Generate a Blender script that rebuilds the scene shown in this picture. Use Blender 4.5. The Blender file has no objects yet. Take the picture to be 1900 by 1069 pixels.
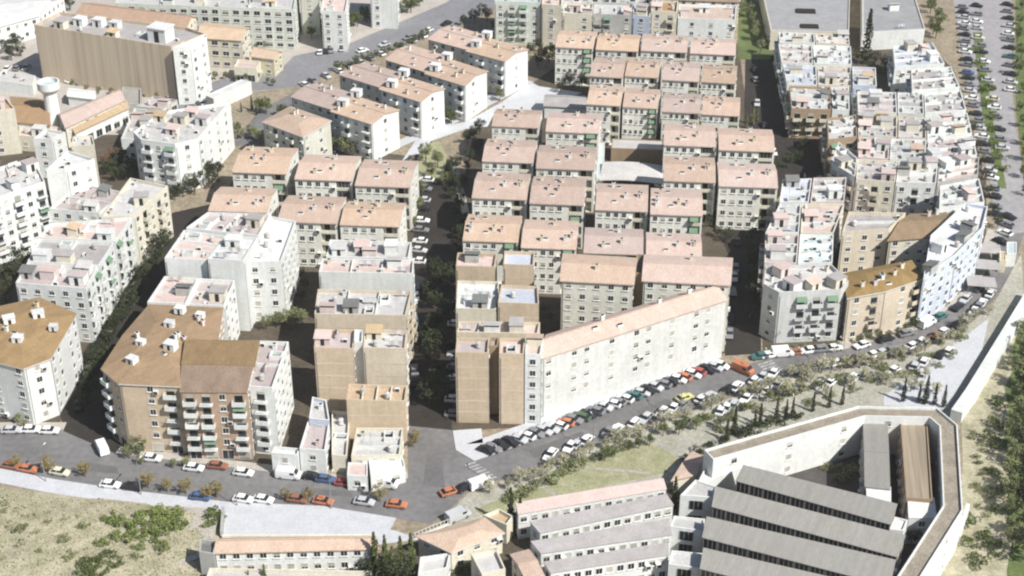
import bpy, bmesh, math, random
from mathutils import Vector, Matrix
from mathutils.geometry import tessellate_polygon
R = random.Random(7)
rad = math.radians
SC = bpy.context.scene
COL = SC.collection

# ------------------------------------------------------------------ camera
CAM_H, PITCH, FPX = 188.0, rad(30), 2900.0
cp, sp = math.cos(PITCH), math.sin(PITCH)

def P(u, v, z=0.0):
    """where the sight line of photograph point (u, v) meets height z"""
    x = (u - 950.0) / FPX
    t = (534.5 - v) / FPX
    dx, dy, dz = x, cp + t * sp, -sp + t * cp
    k = (z - CAM_H) / dz
    return Vector((dx * k, dy * k, z))

cam = bpy.data.cameras.new('camera')
cam.sensor_width = 36.0
cam.lens = 36.0 * FPX / 1900.0
cam.clip_start, cam.clip_end = 1.0, 6000.0
co = bpy.data.objects.new('camera', cam)
COL.objects.link(co)
co.location = (0, 0, CAM_H)
co.rotation_euler = (rad(90) - PITCH, 0, 0)
SC.camera = co

# ------------------------------------------------------------------ light
HAZE = 0.00012
SUN_A, SUN_EL = rad(40), rad(46)
sdir = Vector((math.cos(SUN_EL) * math.cos(SUN_A), -math.cos(SUN_EL) * math.sin(SUN_A), math.sin(SUN_EL)))
w = bpy.data.worlds.new('World')
SC.world = w
w.use_nodes = True
nt = w.node_tree
bg = nt.nodes['Background']
sky = nt.nodes.new('ShaderNodeTexSky')
sky.sky_type = 'NISHITA'
sky.sun_disc = False
sky.sun_elevation = SUN_EL
sky.sun_rotation = math.atan2(sdir.x, sdir.y)
nt.links.new(sky.outputs[0], bg.inputs[0])
bg.inputs[1].default_value = 0.072
sl = bpy.data.lights.new('sun', 'SUN')
sl.energy = 5.0
sl.angle = rad(0.5)
sl.color = (1.0, 0.965, 0.91)
so = bpy.data.objects.new('sun', sl)
COL.objects.link(so)
so.rotation_euler = sdir.to_track_quat('Z', 'Y').to_euler()
SC.view_settings.view_transform = 'Standard'
SC.view_settings.look = 'None'
SC.view_settings.gamma = 1.0
SC.view_settings.exposure = 0.38
SC.cycles.max_bounces = 5
SC.cycles.diffuse_bounces = 3
SC.render.film_transparent = False
try:
    SC.cycles.pixel_filter_type = 'BLACKMAN_HARRIS'
    SC.cycles.filter_width = 2.2
except Exception:
    pass

# ------------------------------------------------------------------ materials
def lin(c):
    return tuple(c) + (1.0,)

def mat(name, col, col2=None, scale=1.0, stretch=(1, 1, 1), rough=0.85, var=0.0, streak=0.0, contrast=0.35, fine=0.0, metal=0.0, huev=0.0):
    m = bpy.data.materials.new(name)
    m.use_nodes = True
    N, L = m.node_tree.nodes, m.node_tree.links
    b = N['Principled BSDF']
    b.inputs['Roughness'].default_value = rough
    b.inputs['Metallic'].default_value = metal
    b.inputs['Specular IOR Level'].default_value = 0.25
    if col2 is None:
        col2 = tuple(x * 0.78 for x in col)
    tc = N.new('ShaderNodeTexCoord')
    mp = N.new('ShaderNodeMapping')
    mp.inputs['Scale'].default_value = stretch
    L.new(tc.outputs['Object'], mp.inputs[0])
    oi = N.new('ShaderNodeObjectInfo')
    rnd = N.new('ShaderNodeVectorMath'); rnd.operation = 'SCALE'
    comb = N.new('ShaderNodeCombineXYZ')
    for i in range(3):
        L.new(oi.outputs['Random'], comb.inputs[i])
    L.new(comb.outputs[0], rnd.inputs[0]); rnd.inputs['Scale'].default_value = 97.0
    add = N.new('ShaderNodeVectorMath'); add.operation = 'ADD'
    L.new(mp.outputs[0], add.inputs[0]); L.new(rnd.outputs[0], add.inputs[1])
    nz = N.new('ShaderNodeTexNoise')
    nz.inputs['Scale'].default_value = scale
    nz.inputs['Detail'].default_value = 5.0
    nz.inputs['Roughness'].default_value = 0.62
    L.new(add.outputs[0], nz.inputs['Vector'])
    rp = N.new('ShaderNodeValToRGB')
    rp.color_ramp.elements[0].position = 0.5 - contrast / 2
    rp.color_ramp.elements[1].position = 0.5 + contrast / 2
    rp.color_ramp.elements[0].color = lin(col2)
    rp.color_ramp.elements[1].color = lin(col)
    L.new(nz.outputs[0], rp.inputs[0])
    out = rp.outputs[0]
    if streak > 0:
        mp2 = N.new('ShaderNodeMapping'); mp2.inputs['Scale'].default_value = (1.3, 1.3, 0.09)
        L.new(add.outputs[0], mp2.inputs[0])
        n2 = N.new('ShaderNodeTexNoise'); n2.inputs['Scale'].default_value = 1.0; n2.inputs['Detail'].default_value = 4
        L.new(mp2.outputs[0], n2.inputs['Vector'])
        mr = N.new('ShaderNodeMapRange'); mr.inputs[1].default_value = 0.35; mr.inputs[2].default_value = 0.7
        mr.inputs[3].default_value = 1.0; mr.inputs[4].default_value = 1.0 - streak
        L.new(n2.outputs[0], mr.inputs[0])
        mx = N.new('ShaderNodeMix'); mx.data_type = 'RGBA'; mx.blend_type = 'MULTIPLY'; mx.inputs[0].default_value = 1.0
        L.new(out, mx.inputs[6]); L.new(mr.outputs[0], mx.inputs[7])
        out = mx.outputs[2]
    if fine > 0:
        n3 = N.new('ShaderNodeTexNoise'); n3.inputs['Scale'].default_value = scale * 9; n3.inputs['Detail'].default_value = 2
        L.new(add.outputs[0], n3.inputs['Vector'])
        mr = N.new('ShaderNodeMapRange'); mr.inputs[1].default_value = 0.3; mr.inputs[2].default_value = 0.7
        mr.inputs[3].default_value = 1.0 - fine; mr.inputs[4].default_value = 1.0 + fine * 0.5
        L.new(n3.outputs[0], mr.inputs[0])
        mx = N.new('ShaderNodeMix'); mx.data_type = 'RGBA'; mx.blend_type = 'MULTIPLY'; mx.inputs[0].default_value = 1.0
        L.new(out, mx.inputs[6]); L.new(mr.outputs[0], mx.inputs[7])
        out = mx.outputs[2]
    if var > 0:
        hs = N.new('ShaderNodeHueSaturation')
        mr = N.new('ShaderNodeMapRange'); mr.inputs[3].default_value = 1.0 - var; mr.inputs[4].default_value = 1.0 + var
        L.new(oi.outputs['Random'], mr.inputs[0]); L.new(mr.outputs[0], hs.inputs['Value'])
        L.new(out, hs.inputs['Color'])
        if huev > 0:
            wn = N.new('ShaderNodeTexWhiteNoise'); wn.noise_dimensions = '1D'; L.new(oi.outputs['Random'], wn.inputs['W'])
            m2 = N.new('ShaderNodeMapRange'); m2.inputs[3].default_value = .5 - huev; m2.inputs[4].default_value = .5 + huev
            L.new(wn.outputs['Value'], m2.inputs[0]); L.new(m2.outputs[0], hs.inputs['Hue'])
            m3 = N.new('ShaderNodeMapRange'); m3.inputs[3].default_value = .75; m3.inputs[4].default_value = 1.25
            L.new(wn.outputs['Value'], m3.inputs[0]); L.new(m3.outputs[0], hs.inputs['Saturation'])
        out = hs.outputs[0]
    L.new(out, b.inputs['Base Color'])
    return m

M = {}
def wallm(k, col, **kw):
    d = dict(scale=0.16, contrast=0.42, streak=0.10, fine=0.09, var=0.07, rough=0.9); d.update(kw)
    M[k] = mat('plaster_' + k, col, tuple(c * f for c, f in zip(col, (0.83, 0.82, 0.80))), **d)
wallm('white', (0.76, 0.785, 0.765)); wallm('cream', (0.72, 0.68, 0.56)); wallm('greenish', (0.70, 0.70, 0.61)); wallm('slab', (0.72, 0.73, 0.70)); wallm('terrace', (0.80, 0.795, 0.72))
wallm('beige', (0.64, 0.57, 0.45)); wallm('tan', (0.60, 0.49, 0.36)); wallm('pink', (0.68, 0.60, 0.57))
wallm('bluish', (0.54, 0.60, 0.71)); wallm('palegrey', (0.64, 0.65, 0.64)); wallm('ochre', (0.62, 0.54, 0.43)); wallm('brick', (0.47, 0.34, 0.25)); wallm('grey', (0.46, 0.46, 0.44))
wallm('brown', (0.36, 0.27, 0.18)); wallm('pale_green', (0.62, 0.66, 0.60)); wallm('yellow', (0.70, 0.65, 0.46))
M['ribbed'] = mat('ribbed_brown_cladding', (0.60, 0.51, 0.39), (0.43, 0.355, 0.26), scale=0.5, stretch=(1.0, 1.0, 0.02), contrast=0.3, rough=0.8)
def tilem(k, a, b):
    M[k] = mat('tile_' + k, a, b, scale=0.55, stretch=(1.0, 0.45, 0.45), contrast=0.5, fine=0.22, var=0.14, rough=0.9, huev=0.012)
tilem('pink_tile', (0.525, 0.415, 0.345), (0.445, 0.33, 0.265)); tilem('tan_tile', (0.33, 0.23, 0.135), (0.225, 0.155, 0.09))
tilem('orange_tile', (0.42, 0.29, 0.19), (0.35, 0.23, 0.145)); tilem('beige_tile', (0.55, 0.43, 0.32), (0.45, 0.34, 0.25))
tilem('brown_tile', (0.31, 0.23, 0.16), (0.23, 0.17, 0.115))
def flatm(k, a, b, **kw):
    d = dict(scale=0.35, contrast=0.55, fine=0.16, var=0.10); d.update(kw)
    M[k] = mat('roofing_' + k, a, b, **d)
flatm('grey_flat', (0.43, 0.41, 0.40), (0.31, 0.29, 0.28)); flatm('mauve_flat', (0.50, 0.43, 0.42), (0.38, 0.33, 0.32))
flatm('light_flat', (0.56, 0.55, 0.53), (0.42, 0.41, 0.40)); flatm('white_flat', (0.70, 0.70, 0.69), (0.54, 0.54, 0.53))
flatm('pink_flat', (0.62, 0.50, 0.46), (0.50, 0.40, 0.36)); flatm('shed_grey', (0.36, 0.36, 0.365), (0.26, 0.26, 0.265)); flatm('dark_metal', (0.20, 0.205, 0.195), (0.14, 0.145, 0.14))
flatm('grey_metal', (0.34, 0.33, 0.30), (0.25, 0.24, 0.215), stretch=(1.3, .10, .10), scale=0.8, contrast=0.7); flatm('brown_flat', (0.34, 0.30, 0.24), (0.22, 0.19, 0.15), contrast=0.4, fine=0.3)
flatm('teal_flat', (0.54, 0.62, 0.61), (0.42, 0.49, 0.49)); flatm('blue_flat', (0.52, 0.55, 0.61), (0.42, 0.45, 0.51))
M['brown_ribs'] = mat('brown_ribbed_roofing', (0.36, 0.30, 0.22), (0.23, 0.19, 0.14), scale=0.9, stretch=(1.0, 0.03, 0.03), contrast=0.3)
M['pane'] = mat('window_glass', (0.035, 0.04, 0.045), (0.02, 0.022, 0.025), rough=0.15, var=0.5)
M['shutter'] = mat('roller_shutter', (0.50, 0.48, 0.42), rough=0.7, var=0.25)
M['frame'] = mat('painted_frame', (0.74, 0.74, 0.71), rough=0.6)
M['dark'] = mat('dark_opening', (0.03, 0.026, 0.022), rough=0.9)
M['metal'] = mat('galvanised_metal', (0.42, 0.42, 0.42), rough=0.45, metal=0.6)
M['awning'] = mat('green_awning', (0.16, 0.26, 0.17), rough=0.8)
M['tank'] = mat('cement_tank', (0.55, 0.53, 0.50), var=0.2)
M['asphalt'] = mat('asphalt', (0.21, 0.205, 0.205), (0.145, 0.142, 0.14), scale=0.09, contrast=0.4, fine=0.16)
M['avenue'] = mat('avenue_asphalt', (0.25, 0.25, 0.265), (0.19, 0.19, 0.2), scale=0.1, contrast=0.6, fine=0.15)
M['patch'] = mat('asphalt_patch', (0.165, 0.16, 0.16), (0.12, 0.118, 0.117), scale=0.3, contrast=0.5, fine=0.2)
M['court'] = mat('shaded_court_paving', (0.10, 0.092, 0.085), (0.06, 0.055, 0.05), scale=0.3, contrast=0.5, fine=0.25)  # court paving with the deep shade of the court darkened into its colour
M['shaded_street_asphalt'] = mat('shaded_street_asphalt', (0.045, 0.039, 0.034), (0.026, 0.023, 0.020), scale=0.16, contrast=0.6, fine=0.2)  # darker copy of asphalt, the shade of narrow streets put into its colour
M['far_asphalt'] = mat('pale_asphalt', (0.36, 0.345, 0.35), (0.27, 0.26, 0.265), scale=0.1, contrast=0.6, fine=0.15)
M['pavement'] = mat('paving', (0.50, 0.46, 0.41), (0.38, 0.35, 0.31), scale=0.3, contrast=0.55, fine=0.2)
M['plaza'] = mat('plaza_paving', (0.45, 0.435, 0.375), (0.29, 0.285, 0.225), scale=0.16, contrast=0.5, fine=0.25)
M['white_paving'] = mat('white_paving', (0.56, 0.57, 0.59), (0.46, 0.47, 0.49), scale=0.25, contrast=0.6, fine=0.12)
M['earth'] = mat('bare_earth', (0.36, 0.30, 0.22), (0.22, 0.185, 0.13), scale=0.12, contrast=0.5, fine=0.3)
M['yard'] = mat('shaded_yard_ground', (0.125, 0.10, 0.075), (0.065, 0.058, 0.042), scale=0.2, contrast=0.5, fine=0.3)  # ground colour lowered to paint in deeper shade between the blocks
M['dry'] = mat('dry_grass_ground', (0.50, 0.455, 0.34), (0.27, 0.26, 0.16), scale=0.3, contrast=0.45, fine=0.3)
M['lawn'] = mat('worn_lawn', (0.40, 0.385, 0.25), (0.25, 0.26, 0.14), scale=0.45, contrast=0.45, fine=0.35)
M['green'] = mat('green_verge', (0.15, 0.19, 0.07), (0.09, 0.12, 0.04), scale=0.25, contrast=0.5, fine=0.35)
M['paint'] = mat('road_paint', (0.45, 0.45, 0.45), (0.25, 0.25, 0.25), scale=0.8, contrast=0.3)
M['kerb'] = mat('kerb_stone', (0.48, 0.47, 0.45))
def leafm(k, a, b):
    M['leaf_' + k] = mat('leaves_' + k, a, b, scale=1.1, contrast=0.35, var=0.2, rough=0.7)
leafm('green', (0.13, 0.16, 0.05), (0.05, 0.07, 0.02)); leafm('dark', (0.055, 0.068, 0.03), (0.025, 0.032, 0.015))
leafm('olive', (0.24, 0.26, 0.12), (0.12, 0.13, 0.06)); leafm('pale', (0.50, 0.47, 0.34), (0.26, 0.26, 0.15))
leafm('autumn', (0.30, 0.20, 0.08), (0.16, 0.16, 0.06)); leafm('bright', (0.20, 0.25, 0.07), (0.09, 0.12, 0.03))
leafm('red', (0.36, 0.16, 0.12), (0.12, 0.12, 0.05))
M['bark'] = mat('bark', (0.13, 0.10, 0.07), (0.07, 0.055, 0.04), scale=2)
M['glass'] = mat('car_glass', (0.03, 0.035, 0.04), rough=0.1)
M['tyre'] = mat('tyre_rubber', (0.025, 0.025, 0.025))
PAINT = {'white': (0.80, 0.80, 0.79), 'silver': (0.50, 0.51, 0.52), 'grey': (0.22, 0.22, 0.23), 'black': (0.025, 0.025, 0.03),
         'orange': (0.50, 0.19, 0.10), 'red': (0.40, 0.09, 0.08), 'yellow': (0.60, 0.57, 0.24), 'blue': (0.08, 0.13, 0.25),
         'teal': (0.06, 0.16, 0.16), 'cream': (0.66, 0.62, 0.48), 'brown': (0.30, 0.13, 0.08), 'green': (0.08, 0.13, 0.07)}
for k, c in PAINT.items():
    M['car_' + k] = mat('car_paint_' + k, c, tuple(x * 0.9 for x in c), scale=0.4, rough=0.35)

# ------------------------------------------------------------------ mesh helper
class MB:
    def __init__(s):
        s.v, s.f, s.m, s.mats = [], [], [], []
    def mi(s, m):
        if m not in s.mats: s.mats.append(m)
        return s.mats.index(m)
    def add(s, vs, fs, m):
        o = len(s.v); k = s.mi(m)
        s.v += [tuple(x) for x in vs]
        for f in fs:
            s.f.append([i + o for i in f]); s.m.append(k)
    def box(s, x0, x1, y0, y1, z0, z1, m, taper=0.0, skip=()):
        t = taper
        vs = [(x0, y0, z0), (x1, y0, z0), (x1, y1, z0), (x0, y1, z0), (x0 + t, y0 + t, z1), (x1 - t, y0 + t, z1), (x1 - t, y1 - t, z1), (x0 + t, y1 - t, z1)]
        fs = {'b': (3, 2, 1, 0), 't': (4, 5, 6, 7), 'f': (0, 1, 5, 4), 'r': (1, 2, 6, 5), 'k': (2, 3, 7, 6), 'l': (3, 0, 4, 7)}
        s.add(vs, [f for k, f in fs.items() if k not in skip], m)
    def obox(s, a, b, wd, z0, z1, m):
        """bar of width wd on the ground line a-b"""
        a, b = Vector((a[0], a[1])), Vector((b[0], b[1]))
        d = (b - a).normalized(); n = Vector((-d.y, d.x)) * wd / 2
        q = [a - n, b - n, b + n, a + n]
        vs = [(p.x, p.y, z0) for p in q] + [(p.x, p.y, z1) for p in q]
        s.add(vs, [(3, 2, 1, 0), (4, 5, 6, 7), (0, 1, 5, 4), (1, 2, 6, 5), (2, 3, 7, 6), (3, 0, 4, 7)], m)
    def cyl(s, c, r0, r1, z0, z1, m, n=12, caps=True, d=None):
        vs, fs = [], []
        for k in range(n):
            a = 2 * math.pi * k / n
            vs += [(c[0] + r0 * math.cos(a), c[1] + r0 * math.sin(a), z0)]
        for k in range(n):
            a = 2 * math.pi * k / n
            vs += [((d or c)[0] + r1 * math.cos(a), (d or c)[1] + r1 * math.sin(a), z1)]
        for k in range(n):
            fs.append((k, (k + 1) % n, n + (k + 1) % n, n + k))
        if caps:
            fs += [tuple(range(n, 2 * n)), tuple(reversed(range(n)))]
        s.add(vs, fs, m)
    def poly(s, pts, z, m):
        """flat concave-safe polygon"""
        vs = [Vector((p[0], p[1], 0)) for p in pts]
        tr = tessellate_polygon([vs])
        fs = []
        for t in tr:
            a, b, c = [vs[i] for i in t]
            n = (b - a).cross(c - a)
            fs.append(tuple(t) if n.z > 0 else (t[0], t[2], t[1]))
        s.add([(p.x, p.y, z) for p in vs], fs, m)
    def ring(s, pts, z0, z1, m, flip=False):
        n = len(pts)
        vs = [(p[0], p[1], z0) for p in pts] + [(p[0], p[1], z1) for p in pts]
        fs = [(k, (k + 1) % n, n + (k + 1) % n, n + k) for k in range(n)]
        if flip: fs = [tuple(reversed(f)) for f in fs]
        s.add(vs, fs, m)
    def mesh(s, name):
        me = bpy.data.meshes.new(name)
        me.from_pydata(s.v, [], s.f)
        for m in s.mats: me.materials.append(M[m])
        me.polygons.foreach_set('material_index', s.m)
        me.update()
        return me

def obj(name, data, parent=None, loc=(0, 0, 0), rz=0.0, scale=None):
    if isinstance(data, MB): data = data.mesh(name)
    o = bpy.data.objects.new(name, data)
    COL.objects.link(o)
    o.location = loc
    o.rotation_euler = (0, 0, rz)
    if scale is not None: o.scale = scale
    if parent is not None: o.parent = parent
    return o

def tag(o, label, cat, group=None):
    o['label'] = label; o['category'] = cat
    if group: o['group'] = group
    return o

def thing(name, label, cat, loc=(0, 0, 0), rz=0.0, group=None, scale=None):
    return tag(obj(name, None, None, loc, rz, scale), label, cat, group)

def kids(o):
    return CH.get(o.name, [])

def copy_tree(src, tree, loc, rz, label, group=None, scale=None):
    """tree: list of (part, [sub-parts])"""
    r = src.copy(); COL.objects.link(r)
    r.location = loc; r.rotation_euler = (0, 0, rz)
    if scale is not None: r.scale = scale
    r['label'] = label
    if group: r['group'] = group
    for part, subs in tree:
        c = part.copy(); COL.objects.link(c); c.parent = r
        for sb in subs:
            d = sb.copy(); COL.objects.link(d); d.parent = c
    return r

def struct(name, mb):
    o = obj(name, mb); o['kind'] = 'structure'
    return o

ONES = 'first second third fourth fifth sixth seventh eighth ninth tenth eleventh twelfth thirteenth fourteenth fifteenth sixteenth seventeenth eighteenth nineteenth'.split()
TENS = {2: 'twent', 3: 'thirt', 4: 'fort', 5: 'fift'}
def nth(i):
    """0-based -> ordinal word"""
    i += 1
    if i < 20: return ONES[i - 1]
    t, u = divmod(i, 10)
    return TENS[t] + ('ieth' if u == 0 else 'y-' + ONES[u - 1])

def area(p):
    return sum(p[i].x * p[(i + 1) % len(p)].y - p[(i + 1) % len(p)].x * p[i].y for i in range(len(p))) / 2

def inset(pts, d):
    n = len(pts); out = []
    for i in range(n):
        a, b, c = pts[i - 1], pts[i], pts[(i + 1) % n]
        e1 = (b - a).normalized(); e2 = (c - b).normalized()
        n1 = Vector((-e1.y, e1.x)); n2 = Vector((-e2.y, e2.x))
        k = n1 + n2
        if k.length < 1e-4: k = n1
        k.normalize()
        out.append(b + k * (d / max(0.4, k.dot(n1))))
    return out

def inpoly(p, pts):
    c = False; n = len(pts)
    for i in range(n):
        a, b = pts[i], pts[i - 1]
        if (a.y > p.y) != (b.y > p.y) and p.x < (b.x - a.x) * (p.y - a.y) / (b.y - a.y) + a.x:
            c = not c
    return c

# ------------------------------------------------------------------ shared small parts
def window_mesh(w, h, glass='pane', shut=0.0, sill=True, deep=0.06):
    b = MB(); x = w / 2
    f = 0.09
    b.box(-x, x, -deep, 0.03, 0, f, 'frame'); b.box(-x, x, -deep, 0.03, h - f, h, 'frame')
    b.box(-x, -x + f, -deep, 0.03, f, h - f, 'frame'); b.box(x - f, x, -deep, 0.03, f, h - f, 'frame')
    b.box(-0.03, 0.03, -deep + .01, 0.03, f, h - f, 'frame')
    g = h - f - shut * (h - 2 * f)
    b.box(-x + f, x - f, -0.035, 0.02, f, g, glass)
    if shut > 0: b.box(-x + f, x - f, -0.05, 0.02, g, h - f, 'shutter')
    if sill: b.box(-x - .12, x + .12, -0.2, 0.03, -0.1, 0, 'frame')
    return b.mesh('window')
WIN = [window_mesh(1.3, 1.4), window_mesh(1.3, 1.4, shut=0.35), window_mesh(1.3, 1.4, shut=0.7), window_mesh(1.3, 1.4, shut=0.0), window_mesh(1.3, 1.4, shut=1.0)]
BIGWIN = [window_mesh(2.1, 1.6), window_mesh(2.1, 1.6, shut=0.3), window_mesh(2.1, 1.6, shut=0.6)]
SHOP = [window_mesh(2.4, 2.3, sill=False), window_mesh(2.4, 2.3, shut=0.9, sill=False), window_mesh(2.4, 2.3, shut=0.25, sill=False)]
def balcony_mesh(w, par, drop=0.4, solid=True):
    b = MB(); x = w / 2
    b.box(-x, x, -1.1, 0.02, -0.15, 0.0, par)
    if solid:
        b.box(-x, x, -1.1, -1.02, 0, 0.95, par); b.box(-x, -x + .08, -1.02, 0.02, 0, 0.95, par); b.box(x - .08, x, -1.02, 0.02, 0, 0.95, par)
    else:
        b.box(-x, x, -1.1, -1.05, 0.9, 0.97, 'metal')
        k = -x
        while k < x:
            b.box(k, k + .04, -1.09, -1.06, 0, .9, 'metal'); k += .3
    b.box(-x * .62, x * .62, -0.04, 0.02, 0.03, 2.15, 'pane')
    b.box(-x * .62, x * .62, -0.06, 0.02, 2.15 - drop * 2, 2.15, 'shutter')
    return b.mesh('balcony')
BALC = {}
for k in ('white', 'cream', 'bluish', 'ochre', 'pink', 'beige', 'grey', 'greenish', 'pale_green', 'tan', 'yellow', 'palegrey'):
    BALC[k] = [balcony_mesh(2.6, k, 0.1), balcony_mesh(2.6, k, 0.45), balcony_mesh(2.6, k, 0.75), balcony_mesh(2.6, k, 0.3, False)]
def awning_mesh():
    b = MB()
    b.add([(-1.2, -1.1, -.8), (1.2, -1.1, -.8), (1.2, 0, 0), (-1.2, 0, 0), (-1.2, -1.1, -.86), (1.2, -1.1, -.86), (1.2, 0, -.06), (-1.2, 0, -.06)],
          [(0, 1, 2, 3), (7, 6, 5, 4), (0, 4, 5, 1), (1, 5, 6, 2), (3, 7, 4, 0)], 'awning')
    return b.mesh('awning')
AWN = awning_mesh()
def stair_mesh(wallk, roofk):
    b = MB()
    b.box(-1.7, 1.7, -1.4, 1.4, -.02, 2.3, wallk, skip=('t', 'b')); b.box(-1.85, 1.85, -1.55, 1.55, 2.3, 2.5, roofk)
    b.box(-.45, .45, -1.43, -1.38, 0, 1.95, 'dark')
    return b.mesh('stair_house')
STAIR = [stair_mesh('white', 'white_flat'), stair_mesh('cream', 'grey_flat'), stair_mesh('pink', 'pink_flat'), stair_mesh('white', 'mauve_flat')]
def tank_mesh():
    b = MB(); b.cyl((0, 0), .55, .55, .3, 1.4, 'tank', 10); b.cyl((0, 0), .58, .15, 1.4, 1.6, 'tank', 10)
    for x, y in ((-.35, -.35), (.35, -.35), (.35, .35), (-.35, .35)): b.box(x - .05, x + .05, y - .05, y + .05, -.02, .32, 'metal')
    return b.mesh('water_tank')
def unit_mesh():
    b = MB(); b.box(-.5, .5, -.3, .3, .1, .85, 'frame'); b.box(-.4, .4, -.33, -.3, .18, .78, 'dark'); b.box(-.45, -.35, -.3, .3, -.02, .1, 'metal'); b.box(.35, .45, -.3, .3, -.02, .1, 'metal')
    return b.mesh('air_conditioner')
def pipe_mesh():
    b = MB(); b.box(-.06, .06, -.12, .01, 0, 1, 'metal')
    return b.mesh('downpipe')
PIPE = pipe_mesh()
def aerial_mesh():
    b = MB(); b.cyl((0, 0), .03, .02, -.02, 3.2, 'metal', 5)
    for z, l in ((3.0, .7), (2.7, .9), (2.4, .5)): b.box(-l, l, -.02, .02, z, z + .03, 'metal')
    return b.mesh('aerial')
def washing_mesh(c):
    b = MB(); b.box(-1.5, -1.45, -.03, .03, -.02, 1.8, 'metal'); b.box(1.45, 1.5, -.03, .03, -.02, 1.8, 'metal'); b.box(-1.45, 1.45, -.015, .015, 1.74, 1.77, 'metal')
    for x0, x1, z, k in ((-1.3, -.6, .7, c), (-.5, .2, .9, 'frame'), (.35, 1.2, .6, c)): b.box(x0, x1, -.02, .02, z, 1.74, k)
    return b.mesh('washing_line')
def shed_mesh(k, r):
    b = MB(); b.box(-1.6, 1.6, -1.1, 1.1, -.02, 1.9, k, skip=('t',))
    b.add([(-1.8, -1.4, 1.75), (1.8, -1.4, 1.75), (1.8, 1.3, 2.35), (-1.8, 1.3, 2.35), (-1.8, -1.4, 1.85), (1.8, -1.4, 1.85), (1.8, 1.3, 2.45), (-1.8, 1.3, 2.45)],
          [(3, 2, 1, 0), (4, 5, 6, 7), (0, 1, 5, 4), (1, 2, 6, 5), (2, 3, 7, 6), (3, 0, 4, 7)], r)
    b.box(-.4, .4, -1.13, -1.1, 0, 1.7, 'dark')
    return b.mesh('roof_shed')
def chimney_mesh(k):
    b = MB(); b.box(-.4, .4, -.3, .3, -.6, 1.1, k); b.box(-.5, .5, -.4, .4, 1.1, 1.25, k); b.box(-.3, .3, -.2, .2, 1.25, 1.4, 'dark')
    return b.mesh('chimney')
def skylight_mesh():
    b = MB(); b.box(-.75, .75, -.4, .4, -.35, .22, 'frame', .05); b.box(-.62, .62, -.3, .3, .2, .26, 'pane')
    return b.mesh('skylight')
TANK, ACU, AERIAL = tank_mesh(), unit_mesh(), aerial_mesh()
WASH = [washing_mesh('blue_flat'), washing_mesh('pink_flat'), washing_mesh('white_flat')]
SHED = [shed_mesh('white', 'light_flat'), shed_mesh('cream', 'beige_tile'), shed_mesh('grey', 'dark_metal'), shed_mesh('pink', 'pink_flat')]
def well_mesh(w, d):
    b = MB()
    for x0, x1, y0, y1 in ((-w, w, -d, -d + .2), (-w, w, d - .2, d), (-w, -w + .2, -d + .2, d - .2), (w - .2, w, -d + .2, d - .2)):
        b.box(x0, x1, y0, y1, -.02, .95, 'white')
    b.box(-w + .2, w - .2, -d + .2, d - .2, -.02, .06, 'dark')  # flat dark panel painted in for the shaded depth of the well
    return b.mesh('light_well')
WELL = [well_mesh(1.3, 1.0), well_mesh(1.7, 1.2), well_mesh(1.0, 1.4)]
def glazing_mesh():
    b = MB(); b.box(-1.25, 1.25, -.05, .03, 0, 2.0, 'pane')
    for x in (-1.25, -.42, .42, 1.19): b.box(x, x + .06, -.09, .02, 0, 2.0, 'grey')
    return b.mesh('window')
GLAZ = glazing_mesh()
CHIM = [chimney_mesh('pink'), chimney_mesh('cream'), chimney_mesh('white')]
SKYL = skylight_mesh()
CLUTTER = [('stair_house', STAIR, 3), ('water_tank', [TANK], 2.5), ('air_conditioner', [ACU], 1.5), ('aerial', [AERIAL], 2), ('washing_line', WASH, 2), ('roof_shed', SHED, 2.2), ('chimney', CHIM, 2), ('light_well', WELL, 2.4)]

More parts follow.
